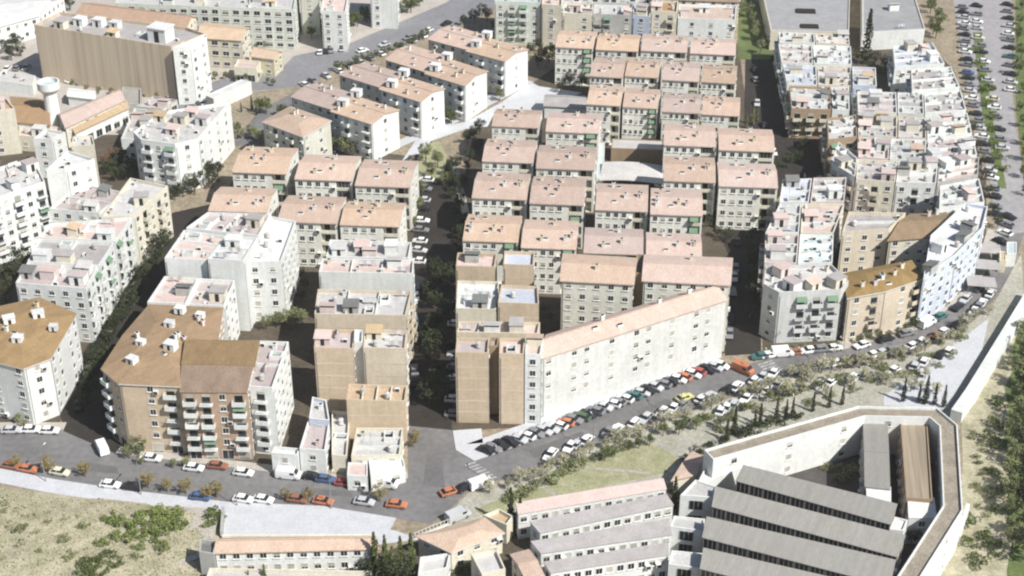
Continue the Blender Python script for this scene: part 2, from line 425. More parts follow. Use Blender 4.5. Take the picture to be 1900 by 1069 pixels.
# ------------------------------------------------------------------ buildings
NWIN = [0]
def building(name, label, px, h, roof='flat', wall='white', rm='grey_flat', fac=None, clutter=0, parts=0, cat='building', group=None,
             rise=1.6, par=0.8, sp=2.9, ground='w', over=0.35, storey=2.8, loc_px=None, only=None, world=None, chim=0, skyl=0, seed=None, wells=1.5, balc=None):
    """px: roof corners in the photograph (front ones first, counter-clockwise seen from above), h: eaves height"""
    rr = random.Random(seed if seed is not None else label)
    W = [Vector((q.x, q.y)) for q in (world or [P(u, v, h) for u, v in px])]
    if area(W) < 0: W.reverse()
    n = len(W)
    c = sum(W, Vector((0, 0))) / n
    e0 = W[1] - W[0]
    th = math.atan2(e0.y, e0.x)
    rot = Matrix.Rotation(-th, 2)
    L = [rot @ (q - c) for q in W]
    root = thing(name, label, cat, (c.x, c.y, 0), th, group)
    camL = rot @ (Vector((0, 0)) - c)
    b = MB()
    if roof == 'flat':
        I = inset(L, 0.25)
        b.ring(L, 0, h + par, wall)
        m = len(L)
        b.add([(p.x, p.y, h + par) for p in L] + [(p.x, p.y, h + par) for p in I], [(k, (k + 1) % m, m + (k + 1) % m, m + k) for k in range(m)], 'frame' if wall in ('white', 'bluish') else wall)
        b.ring(I, h, h + par, wall, True)
        obj('wall', b, root)
        t = MB(); t.poly(inset(L, 0.2), h, rm)
        ro = obj('roof', t, root)
    elif roof == 'gable':
        # ridge along local x, four corners
        a = [(L[1] + L[2]) / 2, (L[0] + L[3]) / 2]
        b.ring(L, 0, h, wall)
        b.add([(L[1].x, L[1].y, h), (L[2].x, L[2].y, h), (a[0].x, a[0].y, h + rise)], [(0, 1, 2)], wall)
        b.add([(L[3].x, L[3].y, h), (L[0].x, L[0].y, h), (a[1].x, a[1].y, h + rise)], [(0, 1, 2)], wall)
        obj('wall', b, root)
        O = inset(L, -over)
        d = over * rise / max(1.0, (L[3] - L[0]).length / 2)
        a = [(O[1] + O[2]) / 2, (O[0] + O[3]) / 2]
        t = MB()
        top = [(O[0].x, O[0].y, h - d + .12), (O[1].x, O[1].y, h - d + .12), (O[2].x, O[2].y, h - d + .12), (O[3].x, O[3].y, h - d + .12), (a[0].x, a[0].y, h + rise + .12), (a[1].x, a[1].y, h + rise + .12)]
        bot = [(x, y, z - .25) for x, y, z in top]
        t.add(top + bot, [(0, 1, 4, 5), (2, 3, 5, 4), (11, 10, 7, 6), (10, 11, 9, 8), (0, 6, 7, 1), (2, 8, 9, 3), (1, 7, 10, 4), (4, 10, 8, 2), (3, 9, 11, 5), (5, 11, 6, 0)], rm)
        t.obox(a[1], a[0], .35, h + rise + .1, h + rise + .24, rm)
        ro = obj('roof', t, root)
    elif roof == 'hip':
        b.ring(L, 0, h, wall); obj('wall', b, root)
        O = inset(L, -over); cc = sum(L, Vector((0, 0))) / n
        I = [cc + (p - cc) * 0.42 for p in L]
        t = MB(); m = len(O)
        t.add([(p.x, p.y, h) for p in O] + [(p.x, p.y, h + rise) for p in I], [(k, (k + 1) % m, m + (k + 1) % m, m + k) for k in range(m)], rm)
        t.poly(I, h + rise, rm); t.ring(O, h - .22, h, 'frame'); 
        u = MB(); t.add([(p.x, p.y, h - .22) for p in O], [tuple(reversed(range(m)))], rm)
        ro = obj('roof', t, root)
    elif roof == 'shed':
        # falls towards edge 0
        zz = [h, h, h + rise, h + rise]
        vs = [(p.x, p.y, 0) for p in L] + [(p.x, p.y, z) for p, z in zip(L, zz)]
        b.add(vs, [(k, (k + 1) % 4, 4 + (k + 1) % 4, 4 + k) for k in range(4)], wall); obj('wall', b, root)
        O = inset(L, -over)
        t = MB(); vs = [(p.x, p.y, z + .18) for p, z in zip(O, zz)] + [(p.x, p.y, z + .01) for p, z in zip(O, zz)]
        t.add(vs, [(0, 1, 2, 3), (7, 6, 5, 4)] + [(4 + k, 4 + (k + 1) % 4, (k + 1) % 4, k) for k in range(4)], rm)
        ro = obj('roof', t, root)
    # facades
    ns = max(1, int(round(h / storey)))
    sh = h / ns
    cnt = 0
    for k in range(n):
        A, B = L[k], L[(k + 1) % n]
        d = B - A; ln = d.length
        if ln < 2.4: continue
        nrm = Vector((d.y, -d.x)) / ln
        if nrm.dot(camL - (A + B) / 2) < 0 and not (only and k in only): continue
        pat = (fac or {}).get(k, (fac or {}).get('*', 'w'))
        if ln > 5 and h > 9:
            dr = d / ln
            q = A + dr * .35
            obj('downpipe', PIPE, root, (q.x, q.y, 0), math.atan2(d.y, d.x), (1, 1, h - .3))
        if pat == '.':
            if wall in ('tan', 'beige', 'cream') and ln > 5 and h > 8:
                j = MB(); s_ = 1
                while s_ < round(h / 2.8):
                    zz = s_ * h / round(h / 2.8); j.box(.02, ln - .02, -.035, .01, zz - .09, zz + .09, 'beige' if wall == 'tan' else 'tan' if wall == 'beige' else 'beige'); s_ += 1
                obj('floor_joint', j, root, (A.x, A.y, 0), math.atan2(d.y, d.x))
            continue
        nc = max(1, int((ln - 0.8) / sp))
        ang = math.atan2(d.y, d.x)
        for i in range(nc):
            p = A + d * ((i + .5) / nc)
            for s in range(ns):
                ch = pat[i % len(pat)]
                if s == 0 and ground != 'w':
                    ch = ground
                if ch == '.' or cnt >= 98: continue
                z = s * sh
                if ch == 'b' and s > 0:
                    obj('balcony', rr.choice(BALC[balc or (wall if wall in BALC else 'white')]), root, (p.x, p.y, z + .12), ang); cnt += 1
                    if rr.random() < .12: obj('awning', AWN, root, (p.x, p.y, z + 2.5), ang)
                elif ch == 's':
                    obj('shop_window', rr.choice(SHOP), root, (p.x, p.y, z + .1), ang); cnt += 1
                elif ch == 'p':
                    obj('window', rr.choice((WIN[1], WIN[2], WIN[4], WIN[2])), root, (p.x, p.y, z + sh * .36), ang); cnt += 1
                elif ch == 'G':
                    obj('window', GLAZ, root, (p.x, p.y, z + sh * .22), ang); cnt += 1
                elif ch == 'W':
                    obj('window', rr.choice(BIGWIN), root, (p.x, p.y, z + sh * .33), ang); cnt += 1
                else:
                    if rr.random() < .07 and cnt < 96:
                        q = p + d / ln * 1.15
                        obj('air_conditioner', ACU, root, (q.x + nrm.x * .33, q.y + nrm.y * .33, z + sh * .25), ang)
                    obj('window', rr.choice(WIN), root, (p.x, p.y, z + sh * .36), ang); cnt += 1
    NWIN[0] += cnt
    # partition parapets across a flat roof
    if roof == 'flat' and parts:
        for k in range(1, parts + 1):
            f = k / (parts + 1)
            t = MB(); I = inset(L, 0.27)
            if n == 4 or n == 5:
                a, bb = I[0].lerp(I[-1], f), I[1].lerp(I[2], f)
                if (I[1] - I[0]).length > (I[-1] - I[0]).length * 1.3:
                    a, bb = I[0].lerp(I[1], f), I[-1].lerp(I[2], f)
                t.obox(a, bb, .22, h + .01, h + .75, 'white' if wall != 'tan' else 'cream')
                obj('partition_wall', t, root)
    # roof clutter
    lx = [p.x for p in L]; ly = [p.y for p in L]
    used = []
    def spot(rad_):
        for _ in range(30):
            q = Vector((rr.uniform(min(lx), max(lx)), rr.uniform(min(ly), max(ly))))
            if inpoly(q, inset(L, min(1.6, rad_ * .8))) and all((q - u).length > rad_ + r2 for u, r2 in used):
                used.append((q, rad_)); return q
        return None
    if roof == 'flat':
        for _ in range(int(clutter * (1.9 if px and px[0][0] < 1010 else 1.15))):
            nm, ms, rd = CLUTTER[rr.choices(range(len(CLUTTER)), (4, 3, 3, 2, 2, 3, 3, wells))[0]]
            q = spot(rd * .75)
            if q is None: continue
            obj(nm, rr.choice(ms), ro, (q.x, q.y, h), rr.choice((0, 0, math.pi / 2, math.pi)))
    elif roof == 'gable':
        half = (L[3] - L[0]).length / 2
        for _ in range(chim + skyl):
            q = spot(1.2)
            if q is None: continue
            mid = (L[0].y + L[3].y) / 2
            z = h + .12 + rise * (1 - min(1, abs(q.y - mid) / half))
            if _ < chim: obj('chimney', rr.choice(CHIM), ro, (q.x, q.y, z))
            else: obj('skylight', SKYL, ro, (q.x, q.y, z + .05))
    elif roof == 'hip':
        for _ in range(chim + skyl):
            cc = sum(L, Vector((0, 0))) / n
            f = rr.choice((.2, .3, .35, .6, .7)); kx = rr.uniform(0, n); i = int(kx) % n
            q = cc + (L[i].lerp(L[(i + 1) % n], kx - int(kx)) - cc) * f
            z = h + rise if f < .42 else h + rise * (1 - (f - .42) / .58)
            obj('chimney', rr.choice(CHIM), ro, (q.x, q.y, z)) if _ < chim else obj('skylight', SKYL, ro, (q.x, q.y, z + .05))
    return root
# ------------------------------------------------------------------ ground
def sheet(name, px, z, m, kerb=None, extra=None):
    """ground sheet; kerb: height of a raised edge face down to the ground"""
    b = MB()
    W = [P(u, v, z) for u, v in px]
    W = [Vector((q.x, q.y)) for q in W]
    if area(W) < 0: W.reverse()
    b.poly(W, z, m)
    if kerb: b.ring(W, z - kerb, z, 'kerb')
    return struct(name, b)

g = MB(); g.add([(-3000, -600, 0), (3000, -600, 0), (3000, 5000, 0), (-3000, 5000, 0)], [(0, 1, 2, 3)], 'earth')
struct('ground', g)
# town blocks (paved / yards) under the buildings
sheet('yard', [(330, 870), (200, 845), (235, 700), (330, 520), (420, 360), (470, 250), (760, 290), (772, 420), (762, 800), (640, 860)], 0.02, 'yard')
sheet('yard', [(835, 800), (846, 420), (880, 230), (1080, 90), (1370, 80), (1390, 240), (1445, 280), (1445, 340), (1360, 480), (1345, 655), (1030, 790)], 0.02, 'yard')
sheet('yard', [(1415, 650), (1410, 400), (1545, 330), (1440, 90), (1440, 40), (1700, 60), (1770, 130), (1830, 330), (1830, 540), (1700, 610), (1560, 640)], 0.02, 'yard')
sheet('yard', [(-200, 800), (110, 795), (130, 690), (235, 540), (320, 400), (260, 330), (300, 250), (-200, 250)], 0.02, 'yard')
sheet('courtyard', [(175, 345), (270, 350), (285, 262), (180, 262)], 0.03, 'yard')
sheet('pavement', [(-300, 255), (225, 262), (430, 175), (560, 160), (640, 116), (900, 22), (960, -60), (-300, -60)], 0.015, 'pavement')
sheet('courtyard', [(430, 270), (480, 205), (545, 172), (700, 235), (680, 290), (560, 280)], 0.03, 'asphalt')
# roads
ROAD_LOW = [(-150, 850), (-40, 862), (100, 890), (220, 908), (420, 932), (600, 940), (735, 962), (800, 972), (835, 945), (870, 908), (1010, 864), (1090, 830), (1240, 777), (1330, 744), (1450, 702), (1560, 684), (1700, 652), (1780, 612), (1842, 560), (1880, 500), (1900, 430)]
ROAD_UP = [(1856, 430), (1838, 490), (1800, 548), (1700, 612), (1560, 650), (1440, 664), (1300, 694), (1040, 800), (880, 856), (846, 836), (838, 796), (756, 786), (757, 888), (640, 897), (500, 876), (330, 856), (215, 842), (118, 798), (-40, 798), (-150, 790)]
sheet('road', ROAD_LOW + ROAD_UP, 0.04, 'asphalt')
sheet('road', [(756, 790), (838, 798), (843, 560), (862, 420), (835, 300), (800, 262), (770, 280), (768, 420), (764, 560)], 0.05, 'shaded_street_asphalt')
sheet('road', [(118, 800), (215, 842), (250, 760), (330, 560), (400, 440), (420, 372), (320, 395), (225, 520), (190, 600), (125, 700), (110, 760)], 0.05, 'shaded_street_asphalt')
sheet('road', [(1345, 660), (1412, 656), (1412, 400), (1480, 330), (1530, 330), (1505, 200), (1450, 90), (1425, 20), (1385, 20), (1380, 250), (1440, 280), (1445, 340), (1320, 400), (1355, 480)], 0.05, 'shaded_street_asphalt')
sheet('road', [(420, 165), (540, 150), (570, 160), (640, 118), (760, 80), (860, 44), (925, 10), (1000, -50), (890, -50), (830, 4), (640, 84), (545, 104), (520, 130)], 0.05, 'avenue')
sheet('road', [(230, 235), (330, 215), (440, 172), (560, 160), (520, 130), (400, 150), (300, 190)], 0.06, 'avenue')
sheet('road', [(1768, 0), (1790, -60), (1875, -60), (1876, 60), (1880, 200), (1898, 330), (1905, 430), (1850, 440), (1836, 330), (1795, 150)], 0.05, 'far_asphalt')
sheet('median', [(1806, 60), (1822, 60), (1840, 210), (1868, 350), (1854, 350), (1824, 215)], 0.15, 'green', .12)
sheet('verge', [(1884, -60), (2050, -60), (2050, 620), (1915, 470), (1900, 330), (1885, 200)], 0.06, 'green')
sheet('verge', [(1368, 110), (1440, 110), (1424, 20), (1372, -20)], 0.07, 'green')
# pavements with kerbs
def along(pts, off, z, m, name, kerb=.14):
    W = [Vector((P(u, v).x, P(u, v).y)) for u, v in pts]
    Q = []
    for i, p in enumerate(W):
        a = W[max(0, i - 1)]; c = W[min(len(W) - 1, i + 1)]
        d = (c - a).normalized(); Q.append(p + Vector((-d.y, d.x)) * off)
    b = MB(); poly = W + Q[::-1]
    if area(poly) < 0: poly.reverse()
    b.poly(poly, z, m); b.ring(poly, z - kerb, z, 'kerb')
    return struct(name, b)
along([(1856, 430), (1838, 490), (1800, 548), (1700, 612), (1560, 650), (1440, 664)], -3.2, 0.15, 'pavement', 'pavement')
along([(1345, 678), (1300, 694), (1040, 800), (880, 856), (846, 836), (840, 800)], -6.0, 0.15, 'white_paving', 'pavement')
along([(757, 888), (640, 897), (500, 876), (330, 856), (215, 842)], -2.2, 0.15, 'pavement', 'pavement')
along([(118, 798), (-40, 798), (-150, 790)], -2.6, 0.15, 'pavement', 'pavement')
along([(-150, 850), (-40, 862), (100, 890), (220, 908), (420, 932), (600, 940), (735, 962)], -4.2, 0.15, 'white_paving', 'pavement')
along([(843, 560), (862, 420), (835, 300)], -2.0, 0.16, 'pavement', 'pavement')
# plaza south of the avenue
sheet('plaza', [(838, 948), (872, 911), (1012, 867), (1092, 833), (1242, 780), (1332, 747), (1452, 705), (1562, 687), (1702, 655), (1782, 615), (1844, 563), (1895, 470), (1900, 545), (1830, 655), (1768, 775), (1560, 790), (1300, 860), (1230, 905), (960, 960), (900, 975), (830, 985)], 0.14, 'plaza', .13)
sheet('lawn', [(1010, 905), (1060, 872), (1140, 842), (1205, 820), (1258, 848), (1235, 878), (1110, 905), (1045, 920)], 0.17, 'lawn', .03)
sheet('lawn', [(880, 945), (960, 912), (1005, 905), (1030, 922), (960, 940), (900, 960)], 0.17, 'lawn', .03)
sheet('path', [(1640, 735), (1790, 625), (1835, 590), (1822, 650), (1755, 760), (1640, 752)], 0.18, 'white_paving')
sheet('path', [(1040, 866), (1205, 880), (1208, 876), (1048, 862)], 0.19, 'plaza')
# worn patches on the road
for q in ([(160, 858), (215, 866), (222, 880), (165, 874)], [(560, 905), (650, 912), (655, 922), (558, 918)], [(790, 850), (820, 852), (826, 905), (785, 900)], [(980, 835), (1080, 800), (1090, 812), (990, 850)], [(1180, 762), (1240, 740), (1248, 750), (1190, 774)], [(1500, 668), (1600, 655), (1602, 664), (1505, 677)]):
    sheet('road', q, .048, 'patch')
# crossings
for q in ([(862, 862), (880, 856), (925, 888), (905, 894)], [(1405, 676), (1432, 668), (1462, 696), (1435, 706)]):
    a, b_, c_, d_ = [P(u, v) for u, v in q]
    m = MB()
    for k in range(7):
        f0, f1 = k / 7 + .02, k / 7 + .09
        e = [a.lerp(d_, 0).lerp(b_, 0)]
        A0, B0 = a.lerp(d_, f0), b_.lerp(c_, f0); A1, B1 = a.lerp(d_, f1), b_.lerp(c_, f1)
        pts = [Vector((x.x, x.y)) for x in (A0, B0, B1, A1)]
        if area(pts) < 0: pts.reverse()
        m.poly(pts, 0.055, 'paint')
    struct('road_marking', m)
# foreground ground south of the road
sheet('courtyard', [(413, 1000), (418, 950), (600, 956), (735, 985), (780, 1000), (690, 1012)], 0.16, 'white_paving', .1)
sheet('path', [(180, 1080), (300, 1050), (372, 1025), (372, 1034), (310, 1060), (230, 1090)], 1.0, 'pavement')
sheet('path', [(340, 940), (410, 945), (395, 1000), (345, 1005), (352, 970)], 0.5, 'pavement')
sheet('verge', [(1782, 760), (1840, 690), (1905, 590), (2050, 590), (2050, 1200), (1690, 1200), (1775, 980), (1786, 860)], 0.07, 'dry')
sheet('verge', [(1880, 640), (1905, 580), (2050, 570), (2050, 1200), (1884, 1200), (1868, 1060), (1879, 1000), (1866, 940), (1876, 880), (1862, 820), (1872, 760), (1864, 720), (1878, 690)], 0.10, 'green')
# dry hillside, lower left
hb = MB(); nx, ny = 40, 26; vs = []
hr = random.Random(3)
A = [P(-180, 888), P(418, 946), P(400, 1130), P(-180, 1130)]
from mathutils import noise as mn
for j in range(ny + 1):
    for i in range(nx + 1):
        p = A[0].lerp(A[1], i / nx).lerp(A[3].lerp(A[2], i / nx), j / ny)
        e = min(1, j / 5, (nx - i) / 6)
        hgt = e * (1.0 + 2.2 * (j / ny) * (1 - i / nx) + .9 * mn.noise(Vector((p.x * .13, p.y * .13, 0))) + .25 * mn.noise(Vector((p.x * .6, p.y * .6, 3))))
        vs.append((p.x, p.y, 0.05 + max(0, hgt)))
fs = []
for j in range(ny):
    for i in range(nx):
        k = j * (nx + 1) + i
        fs.append((k + nx + 1, k + nx + 2, k + 1, k))
hb.add(vs, fs, 'dry')
hill = struct('hill', hb)
for p in hill.data.polygons: p.use_smooth = True
HV = [Vector(v) for v in vs]
def hill_z(x, y):
    b = min(HV, key=lambda v: (v.x - x) ** 2 + (v.y - y) ** 2)
    return b.z

# ------------------------------------------------------------------ buildings of the west blocks
B = building
TANW = B('apartment_block', 'tan-roofed corner block beside the dark western street, white street wall', [(-70, 655), (44, 683), (92, 665), (140, 583), (72, 553), (-70, 585)], 14.2, 'hip', 'white', 'tan_tile', {0: 'w.', 1: 'w', 2: 'ww.'}, chim=3, skyl=3, rise=1.5)
B('row_house', 'grey-decked terrace behind the tan-roofed corner block on the western street', [(30, 530), (160, 541), (182, 500), (52, 492)], 13.5, 'flat', 'white', 'mauve_flat', {1: 'bw'}, 5, 1)
B('row_house', 'mauve-decked terrace up the western street, two doors behind the tan-roofed corner block', [(52, 490), (184, 498), (212, 455), (74, 448)], 13.9, 'flat', 'white', 'grey_flat', {1: 'wb'}, 5, 1)
B('row_house', 'pink-decked terrace halfway up the western street', [(74, 446), (214, 453), (246, 408), (92, 420)], 13.2, 'flat', 'white', 'pink_flat', {1: 'bw'}, 5, 1)
B('row_house', 'pale end terrace at the top of the dark western street', [(188, 408), (248, 405), (312, 350), (242, 335)], 13.5, 'flat', 'cream', 'light_flat', {1: 'wb'}, 4, 1)
B('white_tower_block', 'broad white block with scattered balconies at the edge above the western terraces', [(-90, 400), (84, 342), (62, 298), (-90, 340)], 17, 'flat', 'white', 'light_flat', {0: 'wb'}, 9, 2)
B('white_tower_block', 'tall narrow white block with bare walls beside the broad balconied block', [(86, 320), (122, 318), (176, 300), (126, 284)], 15, 'flat', 'white', 'white_flat', {0: '.', 1: 'w'}, 4)
B('apartment_block', 'cream box block with blank walls beside the dark garden court', [(133, 276), (176, 274), (172, 256), (136, 258)], 13, 'flat', 'cream', 'light_flat', {'*': '.'}, 2)
B('apartment_block', 'low grey-roofed white block under the broad balconied block', [(92, 392), (185, 400), (232, 362), (150, 345)], 8, 'flat', 'white', 'mauve_flat', {'*': 'w'}, 5, 1)
B('apartment_block', 'small white block behind the tall narrow white block, beside the ringed water tower', [(62, 262), (96, 262), (122, 250), (86, 244)], 11, 'flat', 'white', 'light_flat', {'*': 'w.'}, 2)
B('apartment_block', 'white wedge-shaped block with one pink end and cluttered terrace roof', [(262, 264), (325, 272), (368, 262), (428, 193), (300, 212), (248, 250)], 13.6, 'flat', 'white', 'light_flat', {0: 'bw', 1: 'w', 2: 'w.'}, 16, 2)
B('apartment_block', 'low white shed-roofed house beside the wedge-shaped block', [(225, 262), (262, 262), (300, 214), (250, 205)], 6, 'flat', 'white', 'grey_flat', {'*': 'w'}, 4)
# upper left
HALL = B('ribbed_hall', 'large hall with brown ribbed front and white windowed end wall', [(64, 52), (318, 92), (381, 68), (345, 56), (112, 28)], 17, 'flat', 'ribbed', 'grey_flat', {0: '.', 1: '.'}, 4, par=1.0)
B('apartment_block', 'narrow white end building with window rows against the brown ribbed hall', [(321, 93), (352, 91), (384, 73), (383, 67)], 17.6, 'flat', 'white', 'white_flat', {'*': 'w'}, 1)
B('tiled_hall', 'long orange-tiled hall behind the brown ribbed hall', [(138, 30), (345, 52), (364, 32), (172, 6)], 14, 'gable', 'cream', 'orange_tile', {'*': 'w'}, rise=2)
B('tiled_house', 'cream house with tan roof and dark window rows behind the ribbed hall', [(368, 70), (447, 75), (463, 52), (380, 42)], 10, 'gable', 'cream', 'beige_tile', {'*': 'W'}, rise=1.5, storey=3.4)
B('small_house', 'small pale yellow house with arched corner beside the avenue bend', [(466, 104), (508, 110), (523, 96), (480, 88)], 6, 'gable', 'yellow', 'beige_tile', {'*': 'w'}, rise=1.4)
B('small_house', 'low arcaded yellow annexe in front of the small yellow house', [(434, 128), (476, 131), (484, 118), (442, 114)], 4, 'flat', 'cream', 'pink_flat', {'*': 's'}, 0, storey=4)
B('office_slab', 'long pale green office slab with many window rows at the top edge', [(215, 10), (545, 22), (553, -22), (222, -32)], 13, 'flat', 'pale_green', 'light_flat', {'*': 'W'}, 14, 3, sp=3.4)
B('tower_block', 'narrow white tower with pink terrace beside the tree-lined avenue', [(596, 24), (641, 26), (646, 0), (600, -4)], 13, 'flat', 'white', 'pink_flat', {'*': 'w'}, 3)
B('tower_block', 'pale tower beyond the avenue, cut by the upper edge', [(687, -6), (736, -4), (741, -36), (690, -38)], 11, 'flat', 'white', 'light_flat', {'*': 'w.'}, 2)
B('tower_block', 'pale green tower in the trees beyond the narrow white tower', [(556, -10), (590, -8), (594, -36), (560, -38)], 14, 'flat', 'greenish', 'grey_flat', {'*': 'wb'}, 2)
B('warehouse', 'white-roofed warehouse with slanting ribs in the top corner', [(-60, 66), (70, 30), (118, -6), (-60, -10)], 7, 'gable', 'white', 'white_flat', {'*': 'w'}, rise=2)
B('warehouse', 'orange-roofed workshop at the edge below the ribbed hall', [(28, 226), (92, 232), (88, 186), (20, 180)], 6, 'gable', 'white', 'orange_tile', {'*': '.'}, rise=1.5)
B('apartment_block', 'narrow beige block at the edge beside the orange-roofed workshop', [(-70, 216), (28, 206), (12, 186), (-70, 192)], 13, 'flat', 'cream', 'orange_tile', {'*': 'w.'}, 3)
B('market_hall', 'long pink-tiled market hall slanting towards the ribbed hall', [(122, 236), (230, 186), (216, 170), (108, 212)], 6.5, 'gable', 'cream', 'pink_tile', {'*': 'w'}, rise=1.6)
B('market_hall', 'long cream-roofed shed parallel to the pink-tiled market hall', [(140, 246), (238, 200), (231, 190), (128, 232)], 4.6, 'gable', 'white', 'beige_tile', {'*': 's'}, rise=1.0, storey=4.6)
B('garage_block', 'low green-roofed garage below the ribbed hall', [(225, 196), (262, 198), (262, 168), (228, 166)], 3.5, 'flat', 'grey', 'grey_metal', {'*': '.'}, 0)
B('garage_block', 'small white garage cabin beside the bus yard', [(268, 224), (300, 226), (298, 212), (270, 210)], 3, 'flat', 'white', 'white_flat', {'*': '.'}, 0)
B('garage_block', 'long white canopy roof along the side road behind the wedge-shaped block', [(382, 178), (396, 184), (466, 152), (448, 148)], 4, 'flat', 'white', 'white_flat', {'*': '.'}, 0, par=.15)
# second block
TANA = B('apartment_block', 'tan hip-roofed corner block with balconies east of the dark western street', [(190, 684), (222, 711), (333, 716), (344, 640), (402, 632), (412, 572), (278, 566), (230, 622)], 16.6, 'hip', 'tan', 'tan_tile', {0: 'bw', 1: '.wbbbw'}, balc='white', chim=6, skyl=3, rise=1.3, ground='s')
B('apartment_block', 'tan-roofed block with cluttered balconies, joined to the hip-roofed corner block', [(335, 728), (457, 729), (470, 684), (340, 681)], 16.2, 'shed', 'brick', 'tan_tile', {0: 'bbwbb'}, balc='white', rise=1.0, ground='s', over=.2)
B('apartment_block', 'upper tan-roofed house stepping up behind the cluttered-balcony block', [(338, 676), (472, 679), (481, 640), (346, 638)], 17.2, 'shed', 'beige', 'tan_tile', {'*': 'w'}, rise=.8, over=.2)
B('narrow_house', 'narrow pink-decked house with bright window-lined side wall', [(460, 722), (506, 726), (536, 640), (480, 638)], 15.6, 'flat', 'white', 'mauve_flat', {0: 'bw', 1: 'w'}, 5, 1)
B('white_tower_block', 'big white block with blank sunlit walls and grey terraces, tallest part beside the slim block', [(386, 486), (452, 489), (479, 446), (421, 442)], 17.8, 'flat', 'white', 'white_flat', {'*': '.'}, 4, 1)
B('white_tower_block', 'pink-decked lower part of the big white block, on the dark western street', [(306, 484), (384, 488), (419, 444), (342, 432)], 16.6, 'flat', 'white', 'pink_flat', {'*': '.'}, 7, 2)
B('white_tower_block', 'grey terraced rear part of the big white block, before the terrace houses', [(346, 428), (480, 443), (502, 403), (386, 399)], 17.2, 'flat', 'white', 'mauve_flat', {'*': '.'}, 8, 3)
B('white_tower_block', 'slim white block with one column of windows beside the big blank white block', [(456, 492), (522, 490), (549, 416), (503, 406)], 15, 'flat', 'white', 'white_flat', {0: 'w', 1: 'w'}, 3)
B('row_house', 'low grey-terraced houses in front of the big blank white block', [(274, 566), (345, 569), (368, 522), (306, 518)], 13.8, 'flat', 'white', 'pink_flat', {'*': 'w'}, 4, 1)
B('row_house', 'pink-terraced house squeezed between tan ridge roofs and the big blank white wall', [(347, 570), (416, 572), (436, 526), (370, 522)], 13.2, 'flat', 'white', 'mauve_flat', {'*': 'w'}, 4, 1)
# central west column
B('stepped_block', 'pale uppermost house of the stepped column west of the dark central street', [(606, 482), (758, 484), (764, 455), (612, 450)], 12.5, 'flat', 'white', 'light_flat', {'*': 'w.'}, 6, 1)
B('stepped_block', 'pink-decked white house in the stepped column west of the dark central street', [(592, 510), (766, 513), (768, 488), (598, 485)], 12.8, 'flat', 'white', 'pink_flat', {0: '.', 1: 'w'}, 6, 2)
B('stepped_block', 'grey-decked beige house in the stepped column, with plain ribbed front', [(584, 588), (753, 591), (764, 546), (590, 542)], 13.2, 'flat', 'beige', 'light_flat', {0: '.', 1: 'bw'}, 9, 2)
for (u0, u1, lab) in ((583, 656, 'tall blank beige wing with mauve deck, west of the dark slot'), (674, 752, 'tall blank beige wing with grey deck, between dark slot and central street')):
    B('stepped_block', lab, [(u0, 651), (u1, 653), (u1 + (2 if u1 < 700 else 4), 618), (u0 + 4, 616)], 15.2, 'flat', 'tan' if u0 < 600 else 'beige', 'mauve_flat' if u0 < 600 else 'light_flat', {0: '.', 1: 'w'}, 4)
B('stepped_block', 'white stair tower recessed in the dark slot between blank beige wings', [(657, 640), (673, 641), (674, 618), (658, 617)], 15.6, 'flat', 'white', 'white_flat', {0: 'w'}, 0)
B('low_house', 'beige house with small walled deck near the crossroads', [(643, 748), (752, 750), (756, 722), (648, 718)], 9.0, 'flat', 'tan', 'beige_tile', {0: '.', 1: 'w'}, 3, 3)
B('low_house', 'flat workshop roof with skylights beside the crossroads', [(652, 852), (742, 850), (748, 800), (662, 800)], 4.2, 'flat', 'cream', 'light_flat', {'*': 'w'}, 5, 2)
B('low_house', 'little white house with slanting wall on the crossroads corner', [(688, 886), (752, 868), (748, 852), (684, 856)], 3.6, 'flat', 'white', 'white_flat', {0: 'w'}, 0, par=.3)
B('low_house', 'tiny white corner house beside the red car on the crossroads', [(644, 884), (682, 886), (682, 862), (646, 860)], 3.4, 'flat', 'white', 'pink_flat', {0: 'w'}, 0, par=.3)
B('low_house', 'white two-window house facing the lower road', [(556, 838), (604, 842), (612, 790), (572, 786)], 5.4, 'flat', 'white', 'mauve_flat', {0: 'w'}, 2)
B('low_house', 'white garage house facing the lower road beside the dark lane', [(504, 846), (553, 850), (556, 838), (510, 834)], 4.6, 'flat', 'white', 'white_flat', {0: 'w'}, 0)
B('low_house', 'grey-roofed narrow house in the alley behind the two-window house', [(574, 782), (612, 786), (606, 748), (580, 742)], 6.5, 'flat', 'bluish', 'light_flat', {'*': 'w'}, 2)
B('low_house', 'pale walled yard house between alley and workshop roof', [(616, 850), (644, 852), (650, 770), (616, 768)], 3.4, 'flat', 'cream', 'light_flat', {'*': '.'}, 2, 1)
# central east column
B('stepped_block', 'pink-decked tan house at the top of the column east of the central street', [(846, 499), (918, 501), (922, 476), (849, 474)], 12.6, 'flat', 'tan', 'pink_flat', {0: '.'}, 4)
B('stepped_block', 'blue-decked tan house at the top of the column beside the tenement court', [(934, 496), (990, 498), (992, 473), (936, 471)], 13.4, 'flat', 'tan', 'blue_flat', {0: '.'}, 0)
B('stepped_block', 'white-decked yellowish house in the column east of the central street', [(846, 578), (920, 580), (926, 528), (849, 526)], 12.6, 'flat', 'cream', 'white_flat', {0: '.'}, 5, 1)
B('stepped_block', 'pale blue flat-roofed tan house beside the tenement court', [(924, 567), (1000, 570), (998, 537), (930, 534)], 14.2, 'flat', 'tan', 'blue_flat', {0: '.'}, 1)
B('stepped_block', 'cluttered pinkish terrace house behind the tan blank-fronted corner house', [(848, 622), (998, 625), (1002, 604), (852, 602)], 15.2, 'flat', 'beige', 'pink_flat', {0: '.'}, 8, 3)
